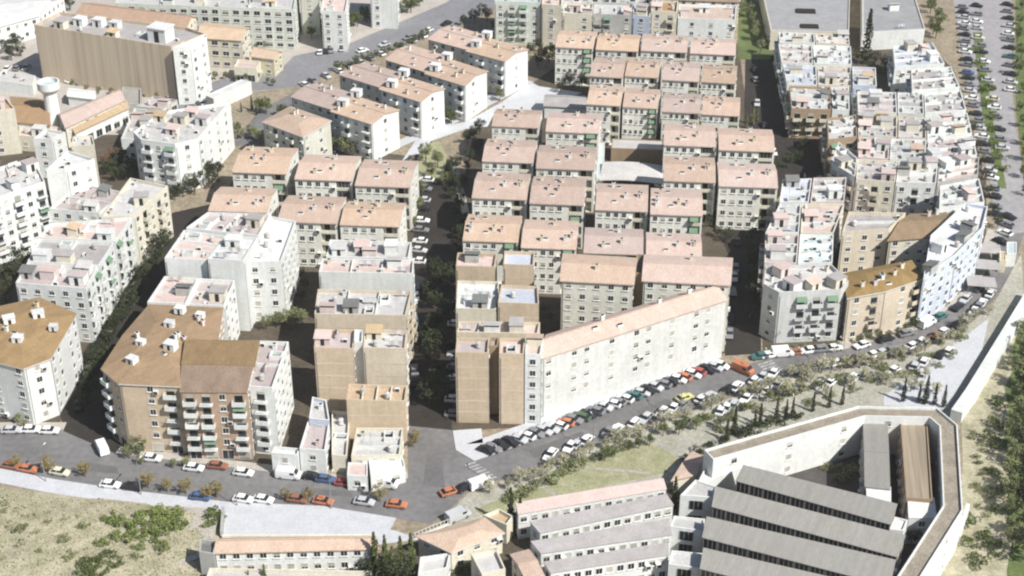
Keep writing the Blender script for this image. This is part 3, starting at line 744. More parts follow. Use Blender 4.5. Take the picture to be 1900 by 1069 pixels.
B('corner_house', 'tall tan blank-fronted wing on the crossroads corner, beside the central street', [(845, 660), (906, 661), (908, 634), (848, 632)], 16.6, 'flat', 'tan', 'mauve_flat', {0: '.'}, 3)
B('corner_house', 'tall tan blank-fronted wing joined to the long diagonal white slab', [(926, 662), (972, 663), (974, 634), (928, 633)], 16.6, 'flat', 'tan', 'pink_flat', {0: '.'}, 2)
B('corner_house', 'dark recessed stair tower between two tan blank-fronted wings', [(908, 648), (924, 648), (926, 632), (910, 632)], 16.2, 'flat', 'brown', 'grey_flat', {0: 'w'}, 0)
B('corner_house', 'white windowed end wing where the diagonal slab meets the tan wings', [(974, 663), (1003, 664), (1008, 634), (977, 633)], 16.6, 'flat', 'white', 'pink_flat', {0: 'w'}, 1)
B('slab_block', 'long diagonal white slab with pink tiled roof above the angled car row', [(1006, 664), (1347, 556), (1312, 530), (1015, 622)], 15, 'gable', 'slab', 'pink_tile', {0: 'p.wp.'}, rise=1.6, chim=3, skyl=3, ground='.', over=.3)
B('slab_block', 'pink-roofed tenement with grey-green windowed front, west part', [(1042, 520), (1174, 527), (1180, 480), (1047, 472)], 17, 'gable', 'greenish', 'pink_tile', {0: 'w'}, rise=1.2, chim=1, over=.4)
B('slab_block', 'pink-roofed tenement, east part beside the dark eastern street', [(1194, 520), (1353, 528), (1357, 480), (1198, 474)], 17.4, 'gable', 'greenish', 'pink_tile', {0: 'w'}, rise=1.2, chim=1, over=.4)
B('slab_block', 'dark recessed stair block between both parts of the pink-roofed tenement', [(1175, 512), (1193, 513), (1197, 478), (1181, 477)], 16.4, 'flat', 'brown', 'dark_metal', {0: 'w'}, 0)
# diagonal slabs
def slab(lab, fl, fr, br, bl, h, notch):
    """two staggered halves of one slab"""
    fl, fr, br, bl = [Vector(x) for x in (fl, fr, br, bl)]
    root = None
    m0, m1 = fl.lerp(fr, .5), bl.lerp(br, .5)
    sft = (m1 - m0) * .16
    a = B('slab_block', lab[0], [tuple(fl), tuple(m0), tuple(m1), tuple(bl)], h, 'gable', 'greenish', 'pink_tile', {0: 'w', 1: '.'}, rise=1.0, chim=2, skyl=4, over=.3)
    c = B('slab_block', lab[1], [tuple(m0 - sft * .55 + (fr - fl) * .012), tuple(fr - sft * .55), tuple(br - sft * .55), tuple(m1 - sft * .55 + (fr - fl) * .012)], h, 'gable', 'white', 'pink_tile', {0: 'wb', 1: '.w.'}, rise=1.0, chim=2, skyl=4, over=.3)
    SL.append(c)
    return a, c
SL = []
HS = 11.6
slab(('avenue half of the frontmost diagonal pink-roofed slab', 'white-gabled half of the frontmost diagonal pink-roofed slab'), (541, 180), (693, 228), (744, 202), (591, 154), HS, 0)
slab(('avenue half of the second diagonal pink-roofed slab', 'white-gabled half of the second diagonal pink-roofed slab'), (630, 139), (784, 187), (828, 163), (682, 117), HS, 0)
slab(('avenue half of the third diagonal pink-roofed slab', 'white-gabled half of the third diagonal pink-roofed slab'), (716, 111), (866, 157), (907, 130), (762, 84), HS, 0)
slab(('avenue half of the farthermost diagonal pink-roofed slab', 'white-gabled half of the farthermost diagonal pink-roofed slab'), (795, 73), (940, 112), (983, 90), (838, 48), HS, 0)
B('slab_block', 'short hip-roofed block with two white end strips before the diagonal slabs', [(488, 226), (562, 254), (613, 224), (538, 198)], 11.5, 'hip', 'greenish', 'pink_tile', {0: 'wb', 1: 'w.'}, rise=1.3, chim=2, skyl=1)
# top centre
TOP = [('pale teal block with glazed bays behind the diagonal slabs', 918, 1003, 6, -24, 'pale_green', 'teal_flat', 14, 'wbb'),
       ('beige block with paired windows between teal block and terrace houses', 1005, 1042, 12, -18, 'cream', 'pink_flat', 14, 'w'),
       ('grey-roofed block with deep dark recesses at the top of the terrace quarter', 1045, 1098, 28, 8, 'cream', 'white_flat', 11, '.w.'),
       ('mauve-fronted block with dark glazed bays at the top of the terrace quarter', 1100, 1172, 30, 8, 'grey', 'light_flat', 10, 'bb.w'),
       ('narrow grey block with white dormer at the top of the terrace quarter', 1174, 1206, 32, 12, 'bluish', 'grey_flat', 10, 'w'),
       ('cream block with brown roof band at the top of the terrace quarter', 1208, 1256, 24, 4, 'cream', 'orange_tile', 11, 'wb'),
       ('bright white flat-roofed block at the top of the dark eastern street', 1258, 1364, 38, 12, 'white', 'beige_tile', 9, '.w.w')]
for lab, x0, x1, yf, yb, wl, rm, h, pat in TOP:
    B('apartment_block', lab, [(x0, yf), (x1, yf + 3), (x1 + 2, yb + 2), (x0 + 2, yb)], h, 'flat', wl, rm, {0: pat, 1: 'w'}, 4)
B('apartment_block', 'brown-roofed block beyond the bright white block, cut by the upper edge', [(1205, -2), (1370, 4), (1374, -34), (1210, -40)], 10, 'gable', 'cream', 'brown_tile', {'*': 'w'}, rise=1.5)
B('apartment_block', 'pale block beyond the teal block, cut by the upper edge', [(1010, -12), (1200, -6), (1205, -44), (1015, -50)], 10, 'flat', 'white', 'light_flat', {'*': 'wb'}, 9, 2)

def extra(root, name, items, mesh):
    ro = [o for o in bpy.data.objects if o.parent == root and o.name.startswith('roof')][0]
    inv = (Matrix.Translation(root.location) @ Matrix.Rotation(root.rotation_euler.z, 4, 'Z')).inverted()
    for u, v, z, rz, sc in items:
        q = inv @ P(u, v, z)
        obj(name, mesh, ro, q, rz, (sc, sc, sc))
for px in ([(-8, 150), (60, 160), (66, 142), (4, 132)], ):
    B('garage_block', 'low pale shed beside the foot of the ribbed hall', px, 3.4, 'flat', 'white', 'light_flat', {'*': '.'}, 2, par=.3)
B('garage_block', 'narrow white shed between water tower and ribbed hall', [(126, 178), (176, 184), (176, 170), (130, 164)], 3.2, 'gable', 'white', 'white_flat', {'*': '.'}, 0, rise=.6)
B('garage_block', 'low cream yard building beside the orange-roofed workshop', [(36, 256), (118, 262), (112, 240), (36, 236)], 4, 'flat', 'cream', 'pink_flat', {'*': 'w'}, 3)
B('garage_block', 'grey flat-roofed depot behind the wedge-shaped block', [(252, 202), (300, 206), (330, 190), (285, 182)], 4.5, 'flat', 'grey', 'mauve_flat', {'*': 's'}, 3)
extra(HALL, 'rooflight', [(150, 46, 17, 0, 1.0), (185, 48, 17, 0, 1.0), (215, 52, 17, 0, .9)], STAIR[0])
extra(HALL, 'lift_house', [(300, 74, 17, 0, 1.8)], STAIR[0])
extra(TANA, 'dormer', [(335, 580, 17.6, .6, .6), (315, 606, 17.7, .6, .55), (372, 590, 17.3, .6, .5), (318, 648, 17.6, .5, .7), (262, 640, 17.6, .5, .5), (246, 674, 17.2, .3, .6)], STAIR[0])
extra(TANW, 'dormer', [(34, 634, 15.4, .3, .6), (72, 590, 15.2, .8, .7), (18, 600, 15.4, .8, .7), (100, 612, 15.2, .4, .5)], STAIR[0])
for rt, it in ((SL[0], [(637, 196, 12.2, .3, .8), (662, 178, 12.2, .3, .8)]), (SL[1], [(728, 160, 12.2, .3, .8), (750, 140, 12.2, .3, .8)]), (SL[2], [(808, 130, 12.2, .3, .8), (830, 110, 12.2, .3, .8)]), (SL[3], [(884, 86, 12.2, .3, .8), (904, 70, 12.2, .3, .8)])):
    extra(rt, 'lift_house', it, STAIR[0])
# ------------------------------------------------------------------ terrace houses: one unit copied
UW, UD, UH = 15.0, 12.0, 12.5
def make_unit(vr):
    root = thing('terrace_house', 'x', 'house', group='pink-roofed terrace houses in rows')
    tree = []
    x, y = UW / 2 - .15, UD / 2
    xm = 3.3                       # recess from xm to x
    rec = 1.3
    b = MB()
    L = [Vector(q) for q in ((-x, -y), (xm, -y), (xm, -y + rec), (x - .5, -y + rec), (x - .5, -y), (x, -y), (x, y), (-x, y))]
    b.ring(L, 0, UH, 'terrace')
    for s in (-x, x):
        b.add([(s, -y, UH), (s, y, UH), (s, 0, UH + 1.35)], [(0, 1, 2) if s > 0 else (0, 2, 1)], 'white')
    tree.append((obj('wall', b, root), []))
    t = MB(); o = .35; rs = 1.35
    d = o * rs / y
    top = [(-x - .1, -y - o, UH - d + .1), (x + .1, -y - o, UH - d + .1), (x + .1, y + o, UH - d + .1), (-x - .1, y + o, UH - d + .1), (x + .1, 0, UH + rs + .1), (-x - .1, 0, UH + rs + .1)]
    bot = [(a, c, z - .24) for a, c, z in top]
    t.add(top + bot, [(0, 1, 4, 5), (2, 3, 5, 4), (11, 10, 7, 6), (10, 11, 9, 8), (0, 6, 7, 1), (2, 8, 9, 3), (1, 7, 10, 4), (4, 10, 8, 2), (3, 9, 11, 5), (5, 11, 6, 0)], 'pink_tile')
    t.obox((-x - .1, 0), (x + .1, 0), .35, UH + rs + .08, UH + rs + .22, 'pink_tile')
    t.obox((-x + .1, -y - .3), (-x + .1, -.2), .3, UH, UH + .1, 'pink_tile')
    ro = obj('roof', t, root); subs = []
    for cx, cy, k in [(vr.uniform(-6, 6), vr.choice((-1, 1)) * vr.uniform(1.2, 4.2), vr.randrange(3)) for _ in range(vr.choice((3, 4, 5)))]:
        subs.append(obj('chimney', CHIM[k], ro, (cx, cy, UH + .1 + rs * (1 - abs(cy) / y))))
    for cx, cy in ((-2.5 + vr.uniform(-1.5, 1.5), -3.4), (-1 + vr.uniform(-1.5, 1.5), 3.2)):
        subs.append(obj('skylight', SKYL, ro, (cx, cy, UH + .15 + rs * (1 - abs(cy) / y))))
    tree.append((ro, subs))
    for s in range(4):
        z = s * UH / 4
        for i in range(4):
            tree.append((obj('window', WIN[vr.choice((0, 3, 0, 3, 1, 2))], root, (-x + 1.4 + i * 2.25, -y, z + 1.0)), []))
        m = MB(); zb = z + .02
        m.box(xm + .02, x - .52, -y + .02, -y + rec - .02, z + .0, z + .16, 'cream'); 
        if s: m.box(xm + .02, x - .52, -y - .02, -y + .1, z + .16, z + 1.0, 'cream')
        m.box(xm + .6, xm + 2.0, -y + rec - .05, -y + rec + .02, z + .17, z + 2.2, 'dark'); m.box(xm + 2.4, x - 1.0, -y + rec - .05, -y + rec + .02, z + 1.0, z + 2.1, 'shutter')
        tree.append((obj('balcony', m, root), []))
        if s and vr.random() < .35:
            tree.append((obj('balcony_glazing', GLAZ, root, ((xm + x - .5) / 2, -y + .12, z + 1.0), 0, (1.1, 1, .9)), []))
        if vr.random() < .3:
            tree.append((obj('air_conditioner', ACU, root, (xm - .7, -y - .32, z + .4)), []))
        if vr.random() < .3:
            tree.append((obj('awning', AWN, root, ((xm + x - .5) / 2, -y - .05, z + 2.75)), []))
        for j in (-2.5, 2.0):
            tree.append((obj('window', WIN[(s + 1) % 3], root, (x, j, z + 1.0), math.pi / 2), []))
            tree.append((obj('window', WIN[s % 3], root, (-x, j, z + 1.0), -math.pi / 2), []))
    return root, tree
ROWS = [  # (what the row stands by, [(x left, x right, y eave, y back eave)])
    ('row straight behind the tenement', [(858, 964, 447, 400), (966, 1072, 460, 410), (1082, 1196, 470, 425), (1198, 1305, 480, 434)]),
    ('second row behind the tenement', [(875, 980, 368, 322), (982, 1086, 378, 330), (1104, 1204, 390, 343), (1206, 1306, 398, 352)]),
    ('row west of the canopied court', [(894, 992, 300, 260), (994, 1106, 313, 272)]),
    ('row beside the white slab paths', [(912, 1002, 235, 204), (1012, 1114, 245, 211)]),
    ('row east of the canopied court', [(1231, 1330, 336, 292), (1333, 1446, 346, 304)]),
    ('short row on the dark eastern street', [(1231, 1330, 270, 232), (1333, 1440, 279, 240)]),
    ('row above the shrub garden', [(1088, 1153, 194, 160), (1155, 1222, 199, 165), (1228, 1300, 208, 174), (1302, 1374, 213, 180)]),
    ('second row above the shrub garden', [(1094, 1157, 142, 108), (1159, 1223, 142, 110), (1228, 1299, 149, 116), (1301, 1367, 153, 121)]),
    ('rearmost row', [(1030, 1102, 88, 58), (1105, 1186, 93, 64), (1189, 1277, 95, 65), (1280, 1367, 100, 72)]),
    ('row before the short hip-roofed block', [(430, 534, 320, 274), (546, 656, 333, 289), (658, 764, 345, 298)]),
    ('row behind the big blank white block', [(386, 498, 392, 349), (514, 628, 412, 365), (630, 744, 418, 376)]),
]
UNITS = {}
for where, us in ROWS:
    for i, (x0, x1, yf, yb) in enumerate(us):
        z = UH
        a, c = P(x0, yf - 2, z), P(x1, yf + 2, z)
        d = (c - a); wd = d.length * .982; th = math.atan2(d.y, d.x)
        bk = P((x0 + x1) / 2 + (950 - (x0 + x1) / 2) * .01, yb, z)
        mid = (a + c) / 2 - d * .009
        nrm = Vector((-d.y, d.x, 0)).normalized()
        dep = max(9.0, (bk - mid).dot(nrm))
        ctr = mid + nrm * dep / 2
        lab = '%s pink-roofed terrace house from the west, %s' % (nth(i), where)
        kv = R.randrange(5)
        if kv not in UNITS:
            unit, utree = UNITS[kv] = make_unit(random.Random(40 + kv))
            unit.location = (ctr.x, ctr.y, 0); unit.rotation_euler = (0, 0, th); unit.scale = (wd / UW, dep / UD, 1); unit['label'] = lab
        else:
            unit, utree = UNITS[kv]
            copy_tree(unit, utree, (ctr.x, ctr.y, 0), th, lab, scale=(wd / UW, dep / UD, 1))

# ------------------------------------------------------------------ curved white quarter
B('corner_house', 'grey-white corner house with faceted front at the foot of the curved quarter', [(1416, 532), (1445, 548), (1560, 543), (1574, 527), (1542, 496), (1420, 498)], 12.6, 'flat', 'palegrey', 'light_flat', {0: 'w', 1: '.bbb', 2: 'w'}, 9, 2)
B('corner_house', 'pale ochre house with brown tiled roof and tall chimneys beside the faceted corner house', [(1574, 552), (1640, 540), (1712, 516), (1690, 484), (1566, 508)], 11.8, 'hip', 'ochre', 'tan_tile', {0: 'wb', 1: '.wb'}, rise=1.2, chim=6, skyl=2)
B('corner_house', 'pale blue curved house with rows of dark windows above the parked canopies', [(1713, 518), (1772, 478), (1822, 428), (1832, 388), (1790, 382), (1726, 442)], 12.8, 'flat', 'bluish', 'white_flat', {0: 'w', 1: 'w', 2: 'w'}, 10, 3)
Q = [('pink-tiled terrace house straight behind the faceted corner house', [(1418, 492), (1478, 494), (1482, 440), (1420, 440)], 'pink', 'pink_flat'),
     ('blue-decked terrace house behind the faceted corner house', [(1480, 494), (1544, 492), (1546, 440), (1484, 440)], 'white', 'teal_flat'),
     ('white terrace house with plant court two doors behind the faceted corner house', [(1420, 437), (1482, 437), (1486, 384), (1446, 384)], 'white', 'light_flat'),
     ('pink-decked house with stair hood two doors behind the faceted corner house', [(1485, 437), (1546, 437), (1566, 384), (1488, 382)], 'cream', 'pink_flat'),
     ('light blue-roofed house where the dark eastern street forks', [(1446, 380), (1500, 380), (1506, 336), (1452, 338)], 'white', 'blue_flat'),
     ('white flat with pale awnings where the dark eastern street forks', [(1503, 380), (1566, 378), (1570, 334), (1509, 335)], 'pink', 'white_flat'),
     ('cream-fronted block with dark balconies facing the inner court', [(1588, 337), (1660, 343), (1665, 304), (1590, 300)], 'cream', 'light_flat'),
     ('grey-fronted block beside the cream balconied block', [(1662, 343), (1736, 345), (1740, 306), (1667, 304)], 'white', 'white_flat'),
     ('grey curved end block above the bend of the parking road', [(1738, 345), (1814, 328), (1816, 296), (1742, 304)], 'grey', 'pink_flat'),
     ('white house tapering to the dark eastern street, facing striped balconies', [(1542, 306), (1586, 333), (1590, 298), (1556, 268)], 'white', 'light_flat'),
     ('pink-roofed low house behind the cream balconied block', [(1592, 296), (1648, 300), (1650, 262), (1594, 258)], 'pink', 'pink_flat'),
     ('white low house behind the grey-fronted block', [(1650, 300), (1716, 302), (1718, 264), (1653, 262)], 'white', 'white_flat'),
     ('mauve-decked house on the outer curve of the quarter', [(1720, 302), (1812, 292), (1804, 256), (1722, 264)], 'white', 'mauve_flat'),
     ('grey-decked house with striped balconies above the fork of the dark eastern street', [(1536, 264), (1590, 258), (1588, 218), (1534, 224)], 'brown', 'light_flat'),  # brown wall colour stands in for shade on the street side
     ('grey-decked house in the middle of the curved quarter', [(1592, 256), (1664, 260), (1664, 220), (1591, 217)], 'cream', 'grey_flat'),
     ('orange-walled house near the middle of the curved quarter', [(1666, 260), (1718, 262), (1718, 222), (1667, 221)], 'ochre', 'light_flat'),
     ('white house with roof tanks on the outer curve of the quarter', [(1720, 261), (1803, 252), (1794, 214), (1720, 222)], 'white', 'white_flat'),
     ('long house with striped balconies on the upper dark eastern street', [(1468, 206), (1542, 208), (1540, 166), (1464, 164)], 'brown', 'pink_flat'),  # wall coloured brown to carry the shade of its street front
     ('white house with red shutters beside the courtyard cypress', [(1544, 208), (1576, 208), (1574, 166), (1542, 166)], 'white', 'light_flat'),
     ('white house with two dark courtyards in the curved quarter', [(1592, 212), (1664, 214), (1662, 176), (1590, 174)], 'white', 'teal_flat'),
     ('tall white house with bare walls in the curved quarter', [(1666, 214), (1714, 216), (1712, 178), (1665, 176)], 'white', 'white_flat'),
     ('grey-decked house with round tank on the outer curve', [(1716, 214), (1792, 208), (1782, 172), (1714, 178)], 'white', 'grey_flat'),
     ('pale blue-decked house near the upper end of the dark eastern street', [(1460, 160), (1516, 162), (1514, 126), (1452, 124)], 'white', 'blue_flat'),
     ('cream-decked house beside the row of dark roof tanks', [(1518, 162), (1580, 164), (1578, 128), (1516, 126)], 'cream', 'mauve_flat'),
     ('white house beside the bushy dark garden of the curved quarter', [(1582, 162), (1626, 164), (1624, 130), (1581, 128)], 'bluish', 'teal_flat'),
     ('white house with green strip on the outer curve', [(1692, 172), (1780, 166), (1764, 128), (1690, 134)], 'white', 'light_flat'),
     ('white deck house at the upper end of the dark eastern street', [(1450, 120), (1508, 122), (1506, 88), (1444, 86)], 'white', 'mauve_flat'),
     ('long white-roofed house below the grey warehouse', [(1510, 122), (1580, 124), (1578, 90), (1508, 88)], 'white', 'white_flat'),
     ('pale house below the tall cypress', [(1660, 128), (1752, 122), (1730, 84), (1656, 90)], 'white', 'blue_flat'),
     ('low white house between warehouse and tall cypress', [(1446, 82), (1512, 84), (1510, 66), (1444, 64)], 'white', 'light_flat'),
     ('low cream house between warehouse and dark court', [(1514, 84), (1576, 86), (1574, 68), (1512, 66)], 'cream', 'pink_flat')]
qr = random.Random(5)
for lab, px, wl, rm in Q:
    h = 9.6 + qr.choice((-.5, -.2, 0, .3, .6)) - (.9 if px[0][1] < 215 else 0)
    rm = qr.choice((rm, rm, 'grey_flat', 'mauve_flat', 'light_flat')) if 'deck' not in lab and 'roof' not in lab else rm
    B('patio_house', lab, px, h, 'flat', wl, rm, {0: 'b' if 'striped balconies' in lab else 'wb' if 'balcon' in lab else 'w', 3: 'b', 1: 'w'}, 15, qr.choice((1, 2, 2)), cat='house', wells=5, balc='cream' if 'striped balconies' in lab else None)
B('tiled_house', 'brown-tiled house with pale ridge inside the court of the curved quarter', [(1650, 446), (1722, 440), (1766, 396), (1690, 398)], 10.5, 'gable', 'cream', 'brown_tile', {'*': 'w'}, rise=1.5, chim=2)
B('patio_house', 'grey-decked house over the shaded inner court', [(1562, 436), (1648, 430), (1680, 400), (1574, 398)], 11.5, 'flat', 'beige', 'grey_flat', {0: 'w'}, 7, 1, cat='house')
B('patio_house', 'grey curved terrace between pale blue house and grey end block', [(1742, 392), (1826, 380), (1816, 336), (1744, 350)], 11, 'flat', 'white', 'light_flat', {'*': 'w'}, 7, 2, cat='house')
WARE = B('warehouse', 'large pale grey warehouse roof with dark openings above the curved quarter', [(1430, 58), (1575, 62), (1578, -60), (1404, -60)], 6.5, 'flat', 'cream', 'shed_grey', {'*': '.'}, 0, par=.4)
B('warehouse', 'lilac-grey warehouse roof beyond the tall cypress', [(1600, 62), (1716, 56), (1680, -60), (1600, -60)], 6.0, 'flat', 'white', 'shed_grey', {'*': '.'}, 3, par=.4)
hm = MB(); hm.box(-3.2, 3.2, -1.8, 1.8, -.02, .5, 'dark'); hm = hm.mesh('roof_opening')
extra(WARE, 'roof_opening', [(1495, 22, 6.5, 0, 1), (1502, 50, 6.5, 0, .9)], hm)
# ------------------------------------------------------------------ school complex with ring building
sheet('courtyard', [(1300, 1180), (1250, 960), (1320, 880), (1600, 800), (1760, 800), (1775, 960), (1690, 1180)], .18, 'court')
sheet('courtyard', [(700, 1180), (690, 1030), (840, 985), (960, 965), (1260, 905), (1300, 1180)], .17, 'yard')
def strip(name, lab, pts, wd, h, wall, rm, cat='building', side=1, fac=None, par=.5):
    """building along a polyline given in roof pixels (outer edge), width wd to one side"""
    W = [Vector((P(u, v, h).x, P(u, v, h).y)) for u, v in pts]
    Q = []
    for i, p in enumerate(W):
        a = W[max(0, i - 1)]; c = W[min(len(W) - 1, i + 1)]
        d1 = (p - a).normalized() if i else (c - p).normalized()
        d2 = (c - p).normalized() if i < len(W) - 1 else d1
        n1 = Vector((-d1.y, d1.x)); n2 = Vector((-d2.y, d2.x)); k = (n1 + n2).normalized()
        Q.append(p + k * side * wd / max(.4, k.dot(n1)))
    return B(name, lab, None, h, 'flat', wall, rm, fac or {'*': 'w'}, 0, par=par, world=W + Q[::-1])
strip('ring_school', 'outer brown-roofed ring wing of the school, open towards the avenue plaza', [(1306, 838), (1592, 757), (1738, 760), (1776, 792), (1786, 950), (1692, 1100)], -3.5, 9, 'white', 'brown_flat', fac={'*': '.p..'})
B('school_terrace', 'bright white school terrace inside the ring wing', [(1292, 905), (1545, 812), (1592, 800), (1594, 778), (1320, 850)], 5.0, 'flat', 'white', 'white_flat', {'*': '.'}, 5)
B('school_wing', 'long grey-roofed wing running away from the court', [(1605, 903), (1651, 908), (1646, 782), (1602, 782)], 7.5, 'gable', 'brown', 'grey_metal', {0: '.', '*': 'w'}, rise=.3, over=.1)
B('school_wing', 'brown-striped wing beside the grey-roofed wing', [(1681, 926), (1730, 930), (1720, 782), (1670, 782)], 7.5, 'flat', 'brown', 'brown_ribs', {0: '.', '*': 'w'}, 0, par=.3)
B('school_wing', 'white end annexe of the long grey-roofed wing', [(1609, 930), (1653, 936), (1652, 909), (1606, 904)], 6.6, 'shed', 'white', 'white_flat', {0: 'w'}, 0, rise=.5, over=.05)
B('school_wing', 'white end annexe of the brown-striped wing', [(1686, 962), (1738, 962), (1732, 932), (1683, 928)], 6.2, 'shed', 'white', 'white_flat', {0: 'w'}, 0, rise=.9, over=.05)
B('school_wing', 'white low head building at the rear of both parallel school wings', [(1600, 790), (1742, 792), (1738, 772), (1598, 770)], 6.4, 'flat', 'white', 'mauve_flat', {'*': '.'}, 3)
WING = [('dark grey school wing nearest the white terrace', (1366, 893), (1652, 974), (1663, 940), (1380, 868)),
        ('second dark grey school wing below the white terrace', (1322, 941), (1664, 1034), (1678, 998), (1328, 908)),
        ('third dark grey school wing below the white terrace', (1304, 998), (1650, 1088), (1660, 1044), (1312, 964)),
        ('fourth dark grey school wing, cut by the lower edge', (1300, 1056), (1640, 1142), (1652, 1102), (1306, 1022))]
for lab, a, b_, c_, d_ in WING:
    B('school_wing', lab, [a, b_, c_, d_], 8.0, 'shed', 'brown', 'grey_metal', {0: 'G'}, rise=.4, over=.15, sp=2.55, group='dark grey parallel school wings')  # dense dark glazing and brown walls added to imitate shade on these fronts
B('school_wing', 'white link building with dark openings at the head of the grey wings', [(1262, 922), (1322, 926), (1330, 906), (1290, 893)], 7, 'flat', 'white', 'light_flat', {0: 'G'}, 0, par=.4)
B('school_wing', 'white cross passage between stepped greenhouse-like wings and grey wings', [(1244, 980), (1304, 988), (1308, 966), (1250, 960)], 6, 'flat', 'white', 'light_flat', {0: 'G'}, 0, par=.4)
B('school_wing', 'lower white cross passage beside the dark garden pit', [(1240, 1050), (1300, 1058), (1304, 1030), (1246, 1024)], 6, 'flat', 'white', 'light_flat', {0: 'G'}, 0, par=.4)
B('school_wing', 'slender white connecting gallery at the east end of the grey wings', [(1650, 985), (1676, 988), (1684, 968), (1660, 962)], 6.5, 'flat', 'white', 'white_flat', {'*': '.'}, 0, par=.4)
B('small_house', 'small pink-roofed hut at the corner of the ring wing', [(1250, 890), (1290, 880), (1306, 850), (1286, 840)], 3.5, 'gable', 'cream', 'pink_tile', {'*': '.'}, rise=.6)
SAW = [('uppermost sunlit stepped school wing beside the plaza lawn', (962, 955), (1236, 908), (1230, 893), (958, 938), 'pink_flat'),
       ('second sunlit stepped school wing below the plaza lawn', (1002, 990), (1249, 938), (1236, 922), (984, 973), 'light_flat'),
       ('third sunlit stepped school wing below the plaza lawn', (1004, 1028), (1246, 993), (1240, 968), (986, 1010), 'light_flat'),
       ('lowest sunlit stepped school wing, cut by the lower edge', (1022, 1064), (1240, 1030), (1238, 1012), (1010, 1048), 'light_flat')]
for lab, a, b_, c_, d_, rm in SAW:
    B('school_wing', lab, [a, b_, c_, d_], 6.0, 'shed', 'white', 'grey_flat' if rm != 'pink_flat' else rm, {0: 'w'}, rise=.5, over=.1, sp=1.9, group='sunlit stepped school wings')
B('school_hall', 'pink-tiled school hall beside the big dark cypress', [(838, 1024), (932, 988), (898, 962), (776, 995)], 5, 'hip', 'cream', 'pink_tile', {'*': 'w'}, rise=.8)
B('school_hall', 'cream flat-roofed school room with raised rim', [(894, 1072), (938, 1062), (922, 1026), (874, 1034)], 5, 'flat', 'cream', 'light_flat', {'*': 'w'}, 0)
B('school_hall', 'narrow pink-roofed school room beside the stepped wings', [(978, 1076), (1008, 1070), (980, 1022), (950, 1030)], 5, 'gable', 'pink', 'pink_tile', {'*': 'w'}, rise=.6)
B('school_hall', 'small beige porch roof under the big dark cypress', [(940, 980), (952, 964), (926, 950), (896, 962)], 4, 'flat', 'cream', 'beige_tile', {'*': '.'}, 0)
B('school_hall', 'grey paved annexe in front of the pink-tiled school hall', [(776, 1072), (830, 1060), (836, 1032), (780, 1040)], 3.6, 'flat', 'white', 'light_flat', {'*': 'w'}, 0)
B('long_house', 'long low house with pink ridge roof and white windowed front below the white court', [(400, 1024), (700, 1016), (692, 996), (410, 1000)], 5.5, 'gable', 'white', 'pink_tile', {0: 'w'}, rise=1.0, sp=2.2)
B('long_house', 'plain cream terrace in front of the long low house, cut by the lower edge', [(380, 1086), (690, 1086), (690, 1066), (390, 1060)], 3.0, 'flat', 'cream', 'light_flat', {'*': '.'}, 0)
B('small_house', 'small dark-fronted transformer house beside the long low house', [(370, 1030), (398, 1034), (402, 1010), (372, 1006)], 5, 'flat', 'grey', 'dark_metal', {'*': '.'}, 0)
